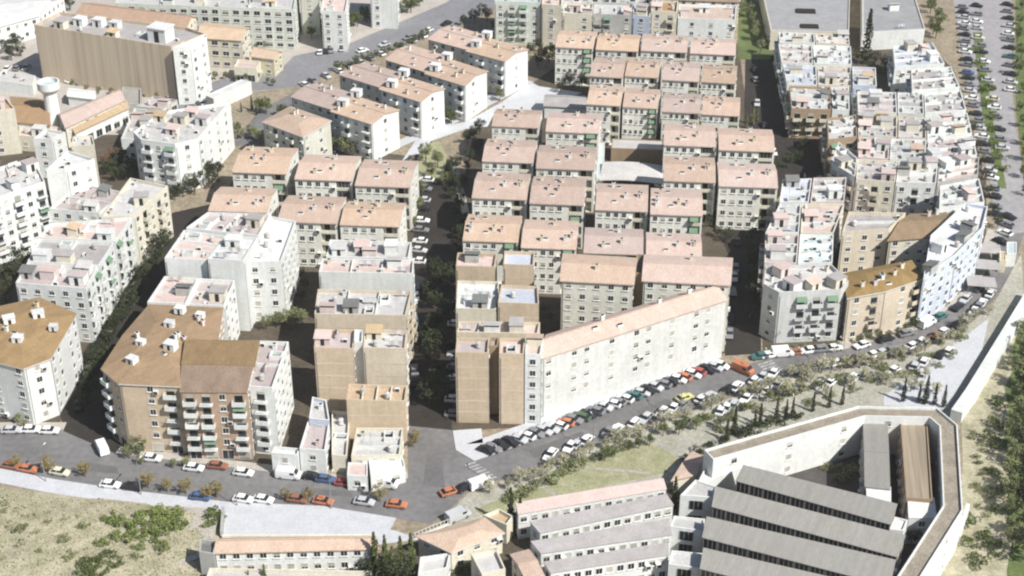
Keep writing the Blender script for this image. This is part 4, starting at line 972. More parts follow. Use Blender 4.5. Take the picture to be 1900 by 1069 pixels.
# ------------------------------------------------------------------ cars
def car_parts(kind, colour):
    pm = 'car_' + colour
    body, glass = MB(), MB()
    if kind == 'van':
        L_, W_, hh = 5.0, 1.95, 2.1
        st = [(-2.5, .45, 1.5), (-2.42, .3, 2.05), (1.3, .3, 2.1), (1.9, .3, 1.35), (2.45, .35, 1.1), (2.5, .45, .8)]
        gz = (1.25, 1.75)
    else:
        st = [(-2.05, .45, .75), (-1.95, .3, .88), (-1.1, .28, .94), (1.0, .28, .92), (1.9, .3, .74), (2.08, .42, .6)]
    wv = .98 if kind == 'van' else .86
    vs, fs = [], []
    for x, z0, z1 in st:
        t = .08 if kind == 'van' else .05
        vs += [(x, -wv + .05, z0), (x, wv - .05, z0), (x, wv, (z0 + z1) / 2), (x, wv - t, z1), (x, -wv + t, z1), (x, -wv, (z0 + z1) / 2)]
    n = len(st)
    for k in range(n - 1):
        for q in range(6):
            a = k * 6 + q; b_ = k * 6 + (q + 1) % 6
            fs.append((a, a + 6, b_ + 6, b_))
    fs += [tuple(range(6)), tuple(reversed(range((n - 1) * 6, n * 6)))]
    body.add(vs, [tuple(reversed(f)) for f in fs], pm)
    if kind == 'van':
        glass.add([(1.32, -.82, 2.04), (1.92, -.86, 1.38), (1.92, .86, 1.38), (1.32, .82, 2.04)], [(0, 1, 2, 3)], 'glass')
        for sgn in (-1, 1):
            glass.box(.5, 1.4, sgn * .985 - .01, sgn * .985 + .01, 1.3, 1.8, 'glass')
        glass.v = [(x + .02, y, z + .02) for x, y, z in glass.v]
    else:
        # cabin: glass trapezoid, painted roof
        x0, x1, a0, a1 = -1.75, 1.0, -1.15, .35
        zb, zt, yb, yt = .88, 1.40, .80, .62
        v = [(x0, -yb, zb), (x1, -yb, zb), (x1, yb, zb), (x0, yb, zb), (a0, -yt, zt), (a1, -yt, zt), (a1, yt, zt), (a0, yt, zt)]
        glass.add(v, [(0, 1, 5, 4), (1, 2, 6, 5), (2, 3, 7, 6), (3, 0, 4, 7)], 'glass')
        r = .04
        body.add([(a0 - r, -yt - r, zt - .02), (a1 + r, -yt - r, zt - .02), (a1 + r, yt + r, zt - .02), (a0 - r, yt + r, zt - .02), (a0 + .15, -yt + .1, zt + .06), (a1 - .15, -yt + .1, zt + .06), (a1 - .15, yt - .1, zt + .06), (a0 + .15, yt - .1, zt + .06)],
                 [(3, 2, 1, 0), (4, 5, 6, 7), (0, 1, 5, 4), (1, 2, 6, 5), (2, 3, 7, 6), (3, 0, 4, 7)], pm)
        for sgn in (-1, 1):
            body.add([(-.42, sgn * (yb + .012), zb), (-.30, sgn * (yb + .012), zb), (-.34, sgn * (yt + .012), zt), (-.44, sgn * (yt + .012), zt)], [(0, 1, 2, 3)], pm)
    return body.mesh('car_body'), glass.mesh('car_glass')
def wheel_mesh():
    b = MB(); n = 12
    vs = [(.31 * math.cos(2 * math.pi * k / n), y, .31 * math.sin(2 * math.pi * k / n)) for y in (-.11, .11) for k in range(n)]
    b.add(vs, [(k, (k + 1) % n, n + (k + 1) % n, n + k) for k in range(n)] + [tuple(reversed(range(n))), tuple(range(n, 2 * n))], 'tyre')
    vs = [(.17 * math.cos(2 * math.pi * k / 8), y, .17 * math.sin(2 * math.pi * k / 8)) for y in (-.12, .12) for k in range(8)]
    b.add(vs, [tuple(reversed(range(8))), tuple(range(8, 16))], 'metal')
    return b.mesh('wheel')
WHEEL = wheel_mesh()
CARS = {}
def far_mesh(kind, colour):
    """body, glass and wheels of a far car in one mesh"""
    key = (kind, colour, 'far')
    if key not in CARS:
        me = bpy.data.meshes.new('far_car')
        bmm = bmesh.new()
        mats = []
        def app(src, off=(0, 0, 0)):
            base = len(mats)
            for m in src.materials: mats.append(m)
            t = bmesh.new(); t.from_mesh(src)
            for v in t.verts: v.co += Vector(off)
            for f in t.faces: f.material_index += base
            tmp = bpy.data.meshes.new('t'); t.to_mesh(tmp); bmm.from_mesh(tmp); t.free(); bpy.data.meshes.remove(tmp)
        bo, gl = car_parts(kind, colour)
        app(bo); app(gl)
        for x in (-1.3, 1.3):
            for y in (-.78, .78): app(WHEEL, (x, y, .31))
        bmm.to_mesh(me); bmm.free()
        for m in mats: me.materials.append(m)
        CARS[key] = me
    return CARS[key]
def car(u, v, z, rz, colour, label, kind='car', group=None, far=False, name=None):
    p = P(u, v, z)
    nm = name or ('parked_van' if kind == 'van' else 'parked_car')
    if far:
        o = obj(nm, far_mesh(kind, colour), None, p, rz)
        return tag(o, label, 'van' if kind == 'van' else 'car', group)
    key = (kind, colour)
    if key not in CARS: CARS[key] = car_parts(kind, colour)
    bo, gl = CARS[key]
    t = thing(nm, label, 'van' if kind == 'van' else 'car', p, rz, group)
    obj('body', bo, t); obj('glass', gl, t)
    for x in ((-1.3, 1.3) if kind != 'van' else (-1.5, 1.5)):
        for y in (-.78, .78): obj('wheel', WHEEL, t, (x, y * (1.12 if kind == 'van' else 1), .31))
    return t
def heading(a, b, z=0):
    p, q = P(*a, z), P(*b, z)
    return math.atan2(q.y - p.y, q.x - p.x)
CODE = {'w': 'white', 's': 'silver', 'g': 'grey', 'k': 'black', 'o': 'orange', 'r': 'red', 'y': 'yellow', 'b': 'blue', 't': 'teal', 'c': 'cream', 'n': 'brown', 'd': 'green'}
def car_row(px, codes, turn, where, group, z=0.05, far=False, frac=None, jit=.09):
    """cars along a polyline; turn: angle to the line"""
    W = [P(u, v, z) for u, v in px]
    seg = [(W[i + 1] - W[i]).length for i in range(len(W) - 1)]
    tot = sum(seg); n = len(codes)
    seen = {}
    for i, cd in enumerate(codes):
        if cd == '.': continue
        d = tot * (i + .5 + R.uniform(-.16, .16)) / n; k = 0
        while k < len(seg) - 1 and d > seg[k]: d -= seg[k]; k += 1
        p = W[k].lerp(W[k + 1], d / seg[k])
        dr = W[k + 1] - W[k]
        rz = math.atan2(dr.y, dr.x) + turn + R.uniform(-jit, jit) + (math.pi if R.random() < .4 else 0)
        col = CODE[cd.lower()]
        kind = 'van' if cd.isupper() else 'car'
        m = seen.get((kind, col), 0); seen[(kind, col)] = m + 1
        # back to pixels is not needed: place in the world
        key = (kind, col)
        nm = 'parked_van' if kind == 'van' else 'parked_car'
        lab = '%s %s %s %s' % (nth(m), col, kind, where)
        if far:
            tag(obj(nm, far_mesh(kind, col), None, (p.x, p.y, z), rz), lab, kind, group)
        else:
            if key not in CARS: CARS[key] = car_parts(kind, col)
            bo, gl = CARS[key]
            f_ = R.uniform(.9, 1.06)
            t = thing(nm, lab, kind, (p.x, p.y, z), rz, group, (f_, R.uniform(.95, 1.03), R.uniform(.95, 1.1)))
            obj('body', bo, t); obj('glass', gl, t)
            for x in ((-1.3, 1.3) if kind != 'van' else (-1.5, 1.5)):
                for y in (-.78, .78): obj('wheel', WHEEL, t, (x, y * (1.12 if kind == 'van' else 1), .31))
ANG = rad(-62)
car_row([(892, 842), (1040, 792), (1205, 726), (1300, 692), (1345, 680)], 'kgkkswgsswogdkgswgwtsksgkwowrksw', ANG, 'from the crossroads in the angled row before the long white slab', 'cars angled along the long white slab')
car_row([(1395, 667), (1450, 660), (1560, 648)], 'twWnwgw', 0, 'from the slab in the kerb row before the faceted corner house', 'cars at the kerb of the faceted corner house')
car_row([(1585, 648), (1690, 620), (1775, 574), (1822, 530)], 'wkgWtksg', 0, 'from the faceted corner house in the curved kerb row', 'cars at the kerb of the curved quarter')
car_row([(1010, 852), (1095, 818), (1240, 765), (1330, 734), (1440, 695)], 'w.wsw.gw.ws.wwg.ws.kw.wsw', rad(24), 'from the crossroads along the plaza kerb of the avenue', 'cars at the plaza kerb of the avenue')
car_row([(1480, 690), (1580, 672), (1700, 643), (1790, 600), (1840, 545)], 'sw.wyk.wsg.ww.nw.ks.wgw.w', rad(8), 'from the crossing along the outer plaza kerb towards the parking road', 'cars at the outer plaza kerb')
car_row([(1330, 770), (1400, 735), (1450, 712)], 'wws.w.sw.w', rad(24), 'among the plaza trees from the lawn upwards', 'cars among the plaza trees')
car(835, 916, .05, heading((835, 916), (870, 905)), 'orange', 'orange hatchback waiting on the crossroads', name='car')
car(862, 908, .05, heading((835, 916), (870, 900)), 'black', 'black car between orange hatchback and white van on the crossroads', name='car')
car(892, 903, .05, heading((860, 912), (905, 897)), 'white', 'white van at the plaza corner of the crossroads', 'van', name='van')
car(1270, 742, .05, heading((1270, 742), (1330, 720)), 'yellow', 'yellow car driving along the avenue beside the orange row', name='car')
car(1378, 690, .05, ANG + heading((1300, 694), (1440, 664)), 'orange', 'big orange van at the end of the angled row before the long white slab', 'van', name='parked_van')
car(850, 962, .15, heading((820, 975), (880, 950)), 'silver', 'silver camper van on the plaza corner below the crossroads', 'van', name='parked_van')
for u, v, c, k, lab in ((22, 868, 'brown', 'car', 'dark brown car at the lower kerb beside the orange one'), (52, 874, 'orange', 'car', 'orange car at the lower kerb near the hillside'),
        (112, 880, 'cream', 'car', 'pale cream car at the lower kerb above the hillside'), (205, 903, 'white', 'car', 'white car at the lower kerb above the dry hillside'),
        (246, 908, 'black', 'car', 'black car at the lower kerb beside the autumn trees'), (372, 926, 'blue', 'car', 'dark blue car at the lower kerb under the autumn trees'),
        (452, 930, 'white', 'car', 'white car at the lower kerb above the white court, first of a pair'), (489, 931, 'white', 'car', 'white car at the lower kerb above the white court, second of a pair'),
        (552, 930, 'brown', 'car', 'brown car at the lower kerb under a small autumn tree'), (600, 934, 'orange', 'car', 'orange car at the lower kerb above the white court'),
        (676, 935, 'silver', 'car', 'silver car at the lower kerb near the crossroads'), (736, 940, 'orange', 'car', 'orange car at the lower kerb on the crossroads corner'),
        (282, 854, 'white', 'car', 'white car at the upper kerb below the hip-roofed corner block'), (360, 872, 'white', 'car', 'white car at the upper kerb below the cluttered balconies'),
        (452, 881, 'white', 'car', 'white car at the upper kerb below the narrow pink-decked house'), (404, 868, 'brown', 'car', 'brown car on the pavement below the cluttered balconies'),
        (536, 886, 'white', 'van', 'white van in front of the white garage house'), (580, 888, 'black', 'car', 'black car beside the white van at the garage house'),
        (640, 900, 'red', 'car', 'red car at the upper kerb near the tiny white corner house'), (716, 902, 'white', 'van', 'white van rounding the crossroads corner'),
        (605, 893, 'blue', 'car', 'blue car between black car and red car at the upper kerb'), (190, 836, 'white', 'van', 'white van leaving the dark western street'),
        (22, 802, 'silver', 'car', 'silver car before the tan-roofed corner block'), (58, 801, 'white', 'car', 'white car before the tan-roofed corner block'), (92, 803, 'white', 'car', 'white car at the corner of the dark western street')):
    if v < 860 and u > 150: hd = heading((215, 842), (330, 856)) if u > 220 else rad(118)
    elif v < 810: hd = heading((-40, 799), (118, 799))
    elif v > 895 or u < 150: hd = heading((u - 40, v - 6), (u + 40, v + 5))
    else: hd = heading((330, 856), (640, 897))
    car(u, v, .05, hd + R.uniform(-.05, .05), c, lab, k)
# shaded central street and others
car_row([(842, 780), (846, 640), (846, 560)], 'gwkwgsk.wgk', rad(80), 'from the crossroads in the shaded central street, tan wing side', 'cars in the shaded central street')
car_row([(768, 760), (770, 640), (772, 520)], '.kg.kb.gk', rad(4), 'from the crossroads in the shaded central street, beige wing side', 'cars in the shaded central street')
car_row([(775, 500), (780, 440), (785, 380), (792, 330)], 'wswgwksgw', rad(78), 'up the central street beyond the pale end house', 'cars in the upper central street')
car_row([(140, 780), (160, 700), (215, 590), (262, 520)], 'k.gks.kg', rad(3), 'from the road in the dark western street', 'cars in the dark western street')
car_row([(1352, 640), (1360, 540), (1370, 440)], 'gk.ksg.k', rad(3), 'from the avenue in the dark eastern street', 'cars in the dark eastern street')
car_row([(1440, 300), (1405, 200), (1400, 120)], 'wgk.s.gk', rad(3), 'from its fork in the upper dark eastern street', 'cars in the upper eastern street', far=True)
car_row([(1786, 10), (1790, 90), (1800, 180), (1822, 260), (1838, 330), (1850, 410)], 'gkswgkgswkgbkgswgkgswkgkswgkgk', rad(78), 'from the top in the inner row of the parking road', 'cars in the inner row of the parking road', far=True)
car_row([(1812, 8), (1812, 60), (1828, 130), (1846, 210), (1862, 290)], 'kgwscgkwgskcwgkgs', rad(84), 'from the top beside the green median', 'cars beside the green median', far=True)
car_row([(1869, 4), (1872, 80), (1876, 180)], 'kgkswgktgksw', rad(80), 'from the top in the outer row of the parking road', 'cars in the outer row of the parking road', far=True)
car_row([(1852, 460), (1866, 430), (1872, 400)], 'kwgk', rad(70), 'from the canopies at the bend of the parking road', 'cars at the bend of the parking road', far=True)
car_row([(660, 100), (760, 72), (840, 42)], 'w.s.g.w.k', 0, 'from the bend along the upper avenue', 'cars on the upper avenue', far=True)
car_row([(550, 165), (640, 130), (720, 96), (790, 66)], 'wgswksgw.gsw', rad(80), 'from the bend in the row before the diagonal slabs', 'cars before the diagonal slabs', far=True)
car_row([(330, 212), (400, 186), (440, 176)], 'gkswgk', rad(80), 'from the bus yard in the side road', 'cars in the side road', far=True)
car_row([(5, 130), (60, 128)], 'wgs', rad(80), 'in the yard beside the orange-roofed workshop', 'cars in the workshop yard', far=True)
car_row([(120, 150), (250, 170), (330, 188)], 'wg.skw.gws', rad(75), 'from the edge in the lot under the ribbed hall', 'cars under the ribbed hall', far=True)
car_row([(590, 100), (640, 92)], 'wkg.s', rad(70), 'from the office slab before the narrow white tower', 'cars before the narrow tower', far=True)
car_row([(1465, 730), (1560, 708), (1690, 686), (1770, 650)], 'w.sw.wg.w.sw.kw', rad(24), 'from the lawn on the inner plaza above the ring wing', 'cars on the inner plaza')
# canopies over parking, at the bend
for k, (u, v) in enumerate(((1828, 478), (1826, 508), (1818, 540))):
    t = thing('parking_canopy', 'grey parking canopy on posts at the bend, %s from the parking road' % nth(k), 'canopy', P(u, v, 0), heading((u - 20, v), (u + 20, v + 3)), 'parking canopies at the bend')
    b = MB(); b.box(-3.4, 3.4, -2.4, 2.4, 2.5, 2.65, 'grey_flat'); obj('roof', b, t)
    for x in (-3.1, 3.1):
        for y in (-2.1, 2.1):
            b = MB(); b.box(x - .07, x + .07, y - .07, y + .07, -.05, 2.5, 'metal'); obj('post', b, t)
B('kiosk', 'white kiosk with teal top beside the green verge', [(1868, 472), (1886, 472), (1886, 450), (1868, 450)], 3.5, 'flat', 'white', 'teal_flat', {'*': 's'}, 0, cat='kiosk', par=.2)
B('kiosk', 'small yellow kiosk beside the white kiosk', [(1855, 484), (1867, 485), (1867, 468), (1855, 467)], 3.2, 'flat', 'yellow', 'beige_tile', {'*': '.'}, 0, cat='kiosk', par=.2)

# ------------------------------------------------------------------ trees
def crown_mesh(kind, seed, leaf):
    r = random.Random(seed); b = MB(); vs, fs = [], []
    def leafq(c, s):
        n = Vector((r.gauss(0, 1), r.gauss(0, 1), r.gauss(0, 1) + .5)).normalized()
        t = n.orthogonal().normalized(); q = Matrix.Rotation(r.uniform(0, 6.28), 3, n) @ t
        w_ = n.cross(q); o = len(vs)
        l = s * r.uniform(.7, 1.3); k = s * r.uniform(.4, .7)
        vs.extend([c - q * l, c + w_ * k, c + q * l, c - w_ * k]); fs.append((o, o + 1, o + 2, o + 3))
    if kind == 'round':
        rx, rzz, zc = r.uniform(1.7, 2.2), r.uniform(1.5, 1.9), 3.6
        for _ in range(24):
            d = Vector((r.gauss(0, 1), r.gauss(0, 1), r.gauss(0, 1))).normalized() * r.uniform(.35, 1) ** .6
            c = Vector((d.x * rx, d.y * rx, zc + d.z * rzz)); cr = r.uniform(.45, .85)
            for _ in range(30):
                e = Vector((r.gauss(0, 1), r.gauss(0, 1), r.gauss(0, .8))).normalized() * cr * r.uniform(.6, 1.05)
                leafq(c + e, .22)
    elif kind == 'cypress':
        for _ in range(620):
            f = r.random() ** 1.25; a = r.uniform(0, 6.28); rr = (1 - f) ** .7 * .82 * (.75 + .35 * math.sin(a * 3 + f * 14)) * r.uniform(.7, 1.1) * (1.0 if f > .06 else .7)
            leafq(Vector((rr * math.cos(a), rr * math.sin(a), .5 + f * 7.0)), .22)
    elif kind == 'bush':
        for _ in range(9):
            c = Vector((r.gauss(0, .55), r.gauss(0, .55), r.uniform(.25, .9))); cr = r.uniform(.35, .6)
            for _ in range(34):
                e = Vector((r.gauss(0, 1), r.gauss(0, 1), abs(r.gauss(0, .8)) - .15)).normalized() * cr * r.uniform(.6, 1.05)
                q = c + e; q.z = max(.06, q.z); leafq(q, .17)
    elif kind == 'umbrella':
        for _ in range(26):
            a = r.uniform(0, 6.28); d = r.random() ** .5 * 2.6
            c = Vector((d * math.cos(a), d * math.sin(a), 4.6 + r.uniform(-.4, .5) - d * .16)); cr = r.uniform(.5, .8)
            for _ in range(26):
                e = Vector((r.gauss(0, 1), r.gauss(0, 1), r.gauss(0, .6))).normalized() * cr * r.uniform(.6, 1.05)
                leafq(c + e, .23)
    b.add(vs, fs, leaf)
    return b.mesh('crown')
def trunk_mesh(kind, seed):
    r = random.Random(seed); b = MB()
    if kind == 'cypress':
        b.cyl((0, 0), .16, .05, -.1, 3.0, 'bark', 7)
    else:
        top = 3.4 if kind == 'round' else 4.2
        b.cyl((0, 0), .17, .09, -.1, top, 'bark', 7, d=(r.uniform(-.15, .15), r.uniform(-.15, .15)))
        for k in range(4):
            a = k * 1.57 + r.uniform(-.4, .4); z = top - r.uniform(.8, 1.6); d = r.uniform(.7, 1.2)
            b.cyl((0, 0), .07, .03, z, z + r.uniform(.8, 1.3), 'bark', 5, d=(d * math.cos(a), d * math.sin(a)))
    return b.mesh('trunk')
CR, TR = {}, {}
def tree(u, v, kind, leaf, s, label, group, name=None, z=0.0, squash=1.0):
    p = P(u, v, z); k = R.randrange(3)
    if (kind, leaf, k) not in CR: CR[(kind, leaf, k)] = crown_mesh(kind, 11 * k + len(leaf), leaf)
    rz = R.uniform(0, 6.28); ss = s * R.uniform(.78, 1.22)
    nm = name or ('street_tree' if leaf in ('leaf_pale', 'leaf_autumn') else 'olive_tree' if leaf == 'leaf_olive' and kind == 'round' else None) or {'round': 'tree', 'cypress': 'cypress_tree', 'bush': 'bush', 'umbrella': 'tree'}[kind]
    if kind == 'bush':
        o = obj(nm, CR[(kind, leaf, k)], None, p, rz, (ss, ss, ss * squash))
        return tag(o, label, 'bush', group)
    if (kind, k) not in TR: TR[(kind, k)] = trunk_mesh(kind, k)
    t = thing(nm, label, 'tree', p, rz, group, (ss, ss, ss * squash))
    obj('trunk', TR[(kind, k)], t); obj('crown', CR[(kind, leaf, k)], t)
    return t
def trees(pts, kind, leaf, s, what, where, group, z=0.0, name=None, squash=1.0):
    for i, q in enumerate(pts):
        sz = q[2] if len(q) > 2 else 1.0
        one = len(pts) == 1
        lab = '%s %s' % (what, where) if one else '%s, %s %s' % (what, nth(i), where)
        zz = z
        if z == 'hill':
            p0 = P(q[0], q[1], 0.6); zz = hill_z(p0.x, p0.y) - .1
        tree(q[0], q[1], kind, leaf, s * sz, lab, group, name, zz, squash)
def line(pts, n, jit=3):
    out = []
    d = [math.dist(pts[i], pts[i + 1]) for i in range(len(pts) - 1)]; T = sum(d)
    for k in range(n):
        x = T * (k + .5) / n; i = 0
        while i < len(d) - 1 and x > d[i]: x -= d[i]; i += 1
        f = x / d[i]
        out.append((pts[i][0] + (pts[i + 1][0] - pts[i][0]) * f + R.uniform(-jit, jit), pts[i][1] + (pts[i + 1][1] - pts[i][1]) * f + R.uniform(-jit, jit) * .5, R.uniform(.85, 1.15)))
    return out
trees(line([(905, 918), (1010, 880), (1110, 840), (1240, 788), (1340, 752), (1450, 712)], 24, 9), 'round', 'leaf_pale', .62, 'pale dusty street tree', 'from the crossroads along the plaza edge of the avenue', 'pale trees along the plaza', .14)
trees(line([(1470, 702), (1560, 688), (1690, 662), (1780, 620), (1840, 575)], 18, 7), 'round', 'leaf_pale', .6, 'pale dusty street tree', 'from the crossing along the outer plaza towards the parking road', 'pale trees along the outer plaza', .14)
trees([(R.uniform(1400, 1770), R.uniform(700, 740), R.uniform(.8, 1.2)) for _ in range(16)] , 'round', 'leaf_pale', .62, 'pale dusty tree', 'on the outer plaza', 'pale trees scattered on the outer plaza', .14)
trees([(1120 + k * 22 + R.uniform(-8, 8), 858 - k * 9 + R.uniform(-9, 9), R.uniform(.8, 1.2)) for k in range(9)], 'round', 'leaf_green', .55, 'green lawn tree', 'from the crossroads on the plaza lawn edge', 'green trees on the lawn edge', .14)
trees([(lambda f: (1310 + 470 * f, 800 - 150 * f + R.uniform(-22, 22), R.uniform(.6, 1.3)))((k + R.random()) / 38) for k in range(38)], 'bush', 'leaf_olive', 1.0, 'low grey-green bush', 'from the hut on the plaza above the ring wing', 'low bushes on the plaza', .14)
trees(line([(1290, 805), (1370, 772), (1470, 730), (1560, 712)], 13, 10), 'round', 'leaf_olive', .58, 'greyish olive tree', 'from the hut in the second plaza row', 'olive trees on the plaza', .14)
trees(line([(930, 935), (1000, 905), (1080, 858), (1150, 835)], 16, 8), 'bush', 'leaf_olive', 1.1, 'olive-green bush', 'from the crossroads on the plaza lawn', 'bushes on the plaza lawn', .15)
trees([(948, 978, 1.5), (965, 985, 1.2)], 'cypress', 'leaf_dark', 1.0, 'big dark cypress', 'beside the pink-tiled school hall', 'dark cypresses at the school hall')
trees([(1348, 818), (1362, 806, 1.1), (1400, 793, .9), (1410, 789, 1.0), (1440, 781, .9), (1458, 776), (1470, 773, .8), (1508, 764, .8), (1538, 757, 1.2), (1562, 752, .85)], 'cypress', 'leaf_dark', .72, 'slim dark cypress', 'from the hut along the ring wing wall', 'cypresses along the ring wing', .14)
trees([(1675, 746, 1.0), (1704, 748, .9), (1716, 750, 1.2), (1733, 752, 1.0), (1750, 756, .8)], 'cypress', 'leaf_dark', .85, 'dark cypress', 'from the west in the clump above the ring wing corner', 'cypress clump at the ring wing corner', .14)
trees(line([(1480, 772), (1330, 822), (1265, 862)], 9, 5), 'bush', 'leaf_dark', 1.3, 'dark hedge bush', 'from the east under the cypresses of the ring wing', 'hedge bushes along the ring wing', .14)
trees([(697, 1066, 1.1), (716, 1062, 1.3), (745, 1068, 1.35), (765, 1070, 1.2), (730, 1090, 1.2)], 'cypress', 'leaf_green', 1.0, 'tall green cypress', 'from the west beside the long low house', 'cypresses at the long low house')
trees([(680, 1068, .9), (705, 1090, 1.1), (740, 1096, 1.2)], 'round', 'leaf_dark', 1.0, 'dark shady tree', 'from the west under the tall green cypresses', 'shady trees at the long low house')
trees([(318, 1096, .6), (463, 1090, .7), (493, 1092, .72)], 'cypress', 'leaf_green', .9, 'thin green cypress', 'from the west before the long low house', 'thin cypresses before the long low house')
trees([(1251, 945, 1.0), (1252, 920, .5), (1175, 1030, .5), (1190, 930, .45), (1068, 945, .45)], 'cypress', 'leaf_dark', .9, 'dark cypress', 'of the few between stepped school wings', 'cypresses between the school wings')
trees([(90, 876), (158, 884), (275, 905), (310, 912), (345, 916), (402, 922), (385, 926), (530, 928), (572, 930), (705, 930), (30, 866)], 'round', 'leaf_autumn', .62, 'small orange-green tree', 'of those along the lower kerb of the road', 'autumn trees along the lower kerb', .15)
trees([(258, 846), (240, 850, .8), (262, 862, .6), (345, 866, .5), (322, 868, .5)], 'round', 'leaf_olive', .75, 'olive-green tree', 'before the ground floor of the hip-roofed corner block', 'trees before the hip-roofed corner block', .1)
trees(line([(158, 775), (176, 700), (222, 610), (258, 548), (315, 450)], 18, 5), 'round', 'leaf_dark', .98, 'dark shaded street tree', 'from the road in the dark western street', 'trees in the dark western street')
trees([(45, 792, .8), (35, 786, .7)], 'round', 'leaf_olive', .6, 'small olive tree', 'at the foot of the tan-roofed corner block', 'trees at the tan-roofed corner block')
trees([(12, 560, 1.2), (30, 530, 1.0), (8, 520), (45, 500, .9), (20, 480, .9)], 'round', 'leaf_dark', 1.0, 'dark tree', 'in the shaded garden under the broad balconied block', 'garden trees under the balconied block')
trees([(205, 325), (225, 315), (250, 322), (235, 335), (262, 330, .9), (215, 338, .8)], 'round', 'leaf_dark', .95, 'dark garden tree', 'in the garden court beside the wedge-shaped block', 'trees in the garden court')
trees([(196, 306), (212, 300), (206, 318, .8)], 'round', 'leaf_red', .75, 'reddish tree', 'in the garden court beside the wedge-shaped block', 'red trees in the garden court')
trees([(355, 352, 1.1), (372, 345), (388, 338), (405, 330, .8), (362, 362, .9), (395, 350, .9), (340, 366, .9), (325, 372, .7)], 'round', 'leaf_dark', 1.0, 'dark round tree', 'in the clump between wedge-shaped block and terrace houses', 'clump between wedge-shaped block and terraces')
trees([(448, 208, .9), (468, 205), (476, 214, .8)], 'cypress', 'leaf_dark', .6, 'small dark cypress', 'beside the wedge-shaped block', 'cypresses beside the wedge-shaped block')
trees(line([(440, 250), (480, 262), (535, 280), (560, 285)], 13, 9), 'round', 'leaf_olive', .8, 'olive-green tree', 'in the shade before the short hip-roofed block', 'trees before the short hip-roofed block')
for nm, a, b_ in (('short hip-roofed block and frontmost slab', (470, 205), (600, 236)), ('frontmost and second slab', (655, 215), (685, 262)), ('second and third slab', (790, 190), (845, 235)), ('third and farthermost slab', (905, 150), (935, 190))):
    trees(line([a, b_], 7 if nm[0] == 's' else 6, 6), 'round', 'leaf_olive' if nm[0] != 's' else 'leaf_green', .85, 'shaded green tree', 'from the avenue between %s' % nm, 'trees between ' + nm)
trees(line([(560, 258), (630, 285), (655, 292)], 7, 5), 'round', 'leaf_olive', .85, 'green tree', 'along the shaded front of the frontmost slab', 'trees along the frontmost slab')
trees(line([(620, 135), (700, 106), (770, 82), (800, 66)], 15, 2), 'round', 'leaf_green', .55, 'round clipped street tree', 'from the bend in the row along the upper avenue', 'clipped trees along the upper avenue')
trees([(1040, 128, 1.5), (1062, 130, 1.2), (1018, 118, 1.1)], 'round', 'leaf_bright', 1.0, 'bright green tree', 'beside the rearmost terrace houses', 'bright trees beside the rearmost terraces')
trees([(1000, 96), (1008, 112), (985, 100, .8), (1072, 150), (1058, 158, .9), (1080, 165, .9), (1040, 172, .8), (998, 125)], 'round', 'leaf_dark', .95, 'dark tree', 'of the clump behind the farthermost slab', 'dark clump behind the farthermost slab')
trees([(905, 40), (880, 44), (920, 60, .8), (860, 48, .8), (895, 30)], 'round', 'leaf_dark', .9, 'dark tree', 'behind the farthermost slab along the avenue', 'dark trees at the avenue end')
trees([(945, 66), (960, 70, .8), (930, 70, .8)], 'round', 'leaf_green', .7, 'green garden tree', 'before the pale teal block', 'garden trees before the teal block')
trees([(868, 268), (880, 258), (890, 250), (872, 300), (866, 320, .9), (885, 285, .9), (858, 350, .8)], 'round', 'leaf_dark', .9, 'dark street tree', 'on the upper central street beside the terraces', 'dark trees on the upper central street')
trees([(790, 300, 1.1), (812, 312), (800, 330), (778, 395, .9), (770, 420, .8), (782, 360, .8), (824, 345, .8), (850, 400, .7)], 'round', 'leaf_olive', .8, 'olive street tree', 'on the triangular green of the central street', 'trees on the triangular green')
sheet('lawn', [(772, 300), (785, 268), (815, 262), (830, 290), (822, 330), (775, 330)], .08, 'lawn')
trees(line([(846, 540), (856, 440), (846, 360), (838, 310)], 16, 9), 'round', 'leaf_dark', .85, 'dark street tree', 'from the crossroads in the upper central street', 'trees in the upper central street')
trees(line([(1125, 248), (1225, 250)], 9, 6), 'bush', 'leaf_bright', 1.3, 'green shrub', 'from the west in the shrub garden between terraces', 'shrubs in the shrub garden')
trees(line([(1120, 240), (1228, 238)], 5, 4), 'round', 'leaf_olive', .5, 'small olive tree', 'from the west in the shrub garden between terraces', 'small trees in the shrub garden')
trees([(1318, 420, .9), (1335, 415), (1352, 410), (1370, 415, .9), (1388, 400, .8), (1330, 440, .9), (1350, 450, .8)], 'round', 'leaf_dark', .8, 'dark tree', 'in the shaded corner beside the dark eastern street', 'trees in the eastern street corner')
trees([(1385, 238), (1396, 232), (1405, 225, .8)], 'cypress', 'leaf_olive', .8, 'sunlit olive cypress', 'beside the dark eastern street', 'sunlit cypresses beside the eastern street')
trees(line([(1375, 20), (1400, 60), (1418, 105)], 9, 10), 'round', 'leaf_olive', .95, 'olive tree', 'from the top on the green strip beside the warehouse', 'trees beside the warehouse')
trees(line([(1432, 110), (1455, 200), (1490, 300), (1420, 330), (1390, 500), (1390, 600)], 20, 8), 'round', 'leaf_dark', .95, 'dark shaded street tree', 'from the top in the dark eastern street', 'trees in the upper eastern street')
trees([(1605, 118, 2.1)], 'cypress', 'leaf_dark', 1.0, 'very tall lone cypress', 'before the grey warehouse', 'tall cypress')
trees([(1592, 120), (1622, 122), (1640, 130), (1655, 140), (1635, 148, .8), (1612, 132, .8)], 'round', 'leaf_dark', .95, 'dark garden tree', 'around the very tall lone cypress', 'garden trees around the tall cypress')
trees([(1580, 215, 1.0)], 'cypress', 'leaf_dark', .9, 'dark courtyard cypress', 'beside the white house with red shutters', 'courtyard cypress')
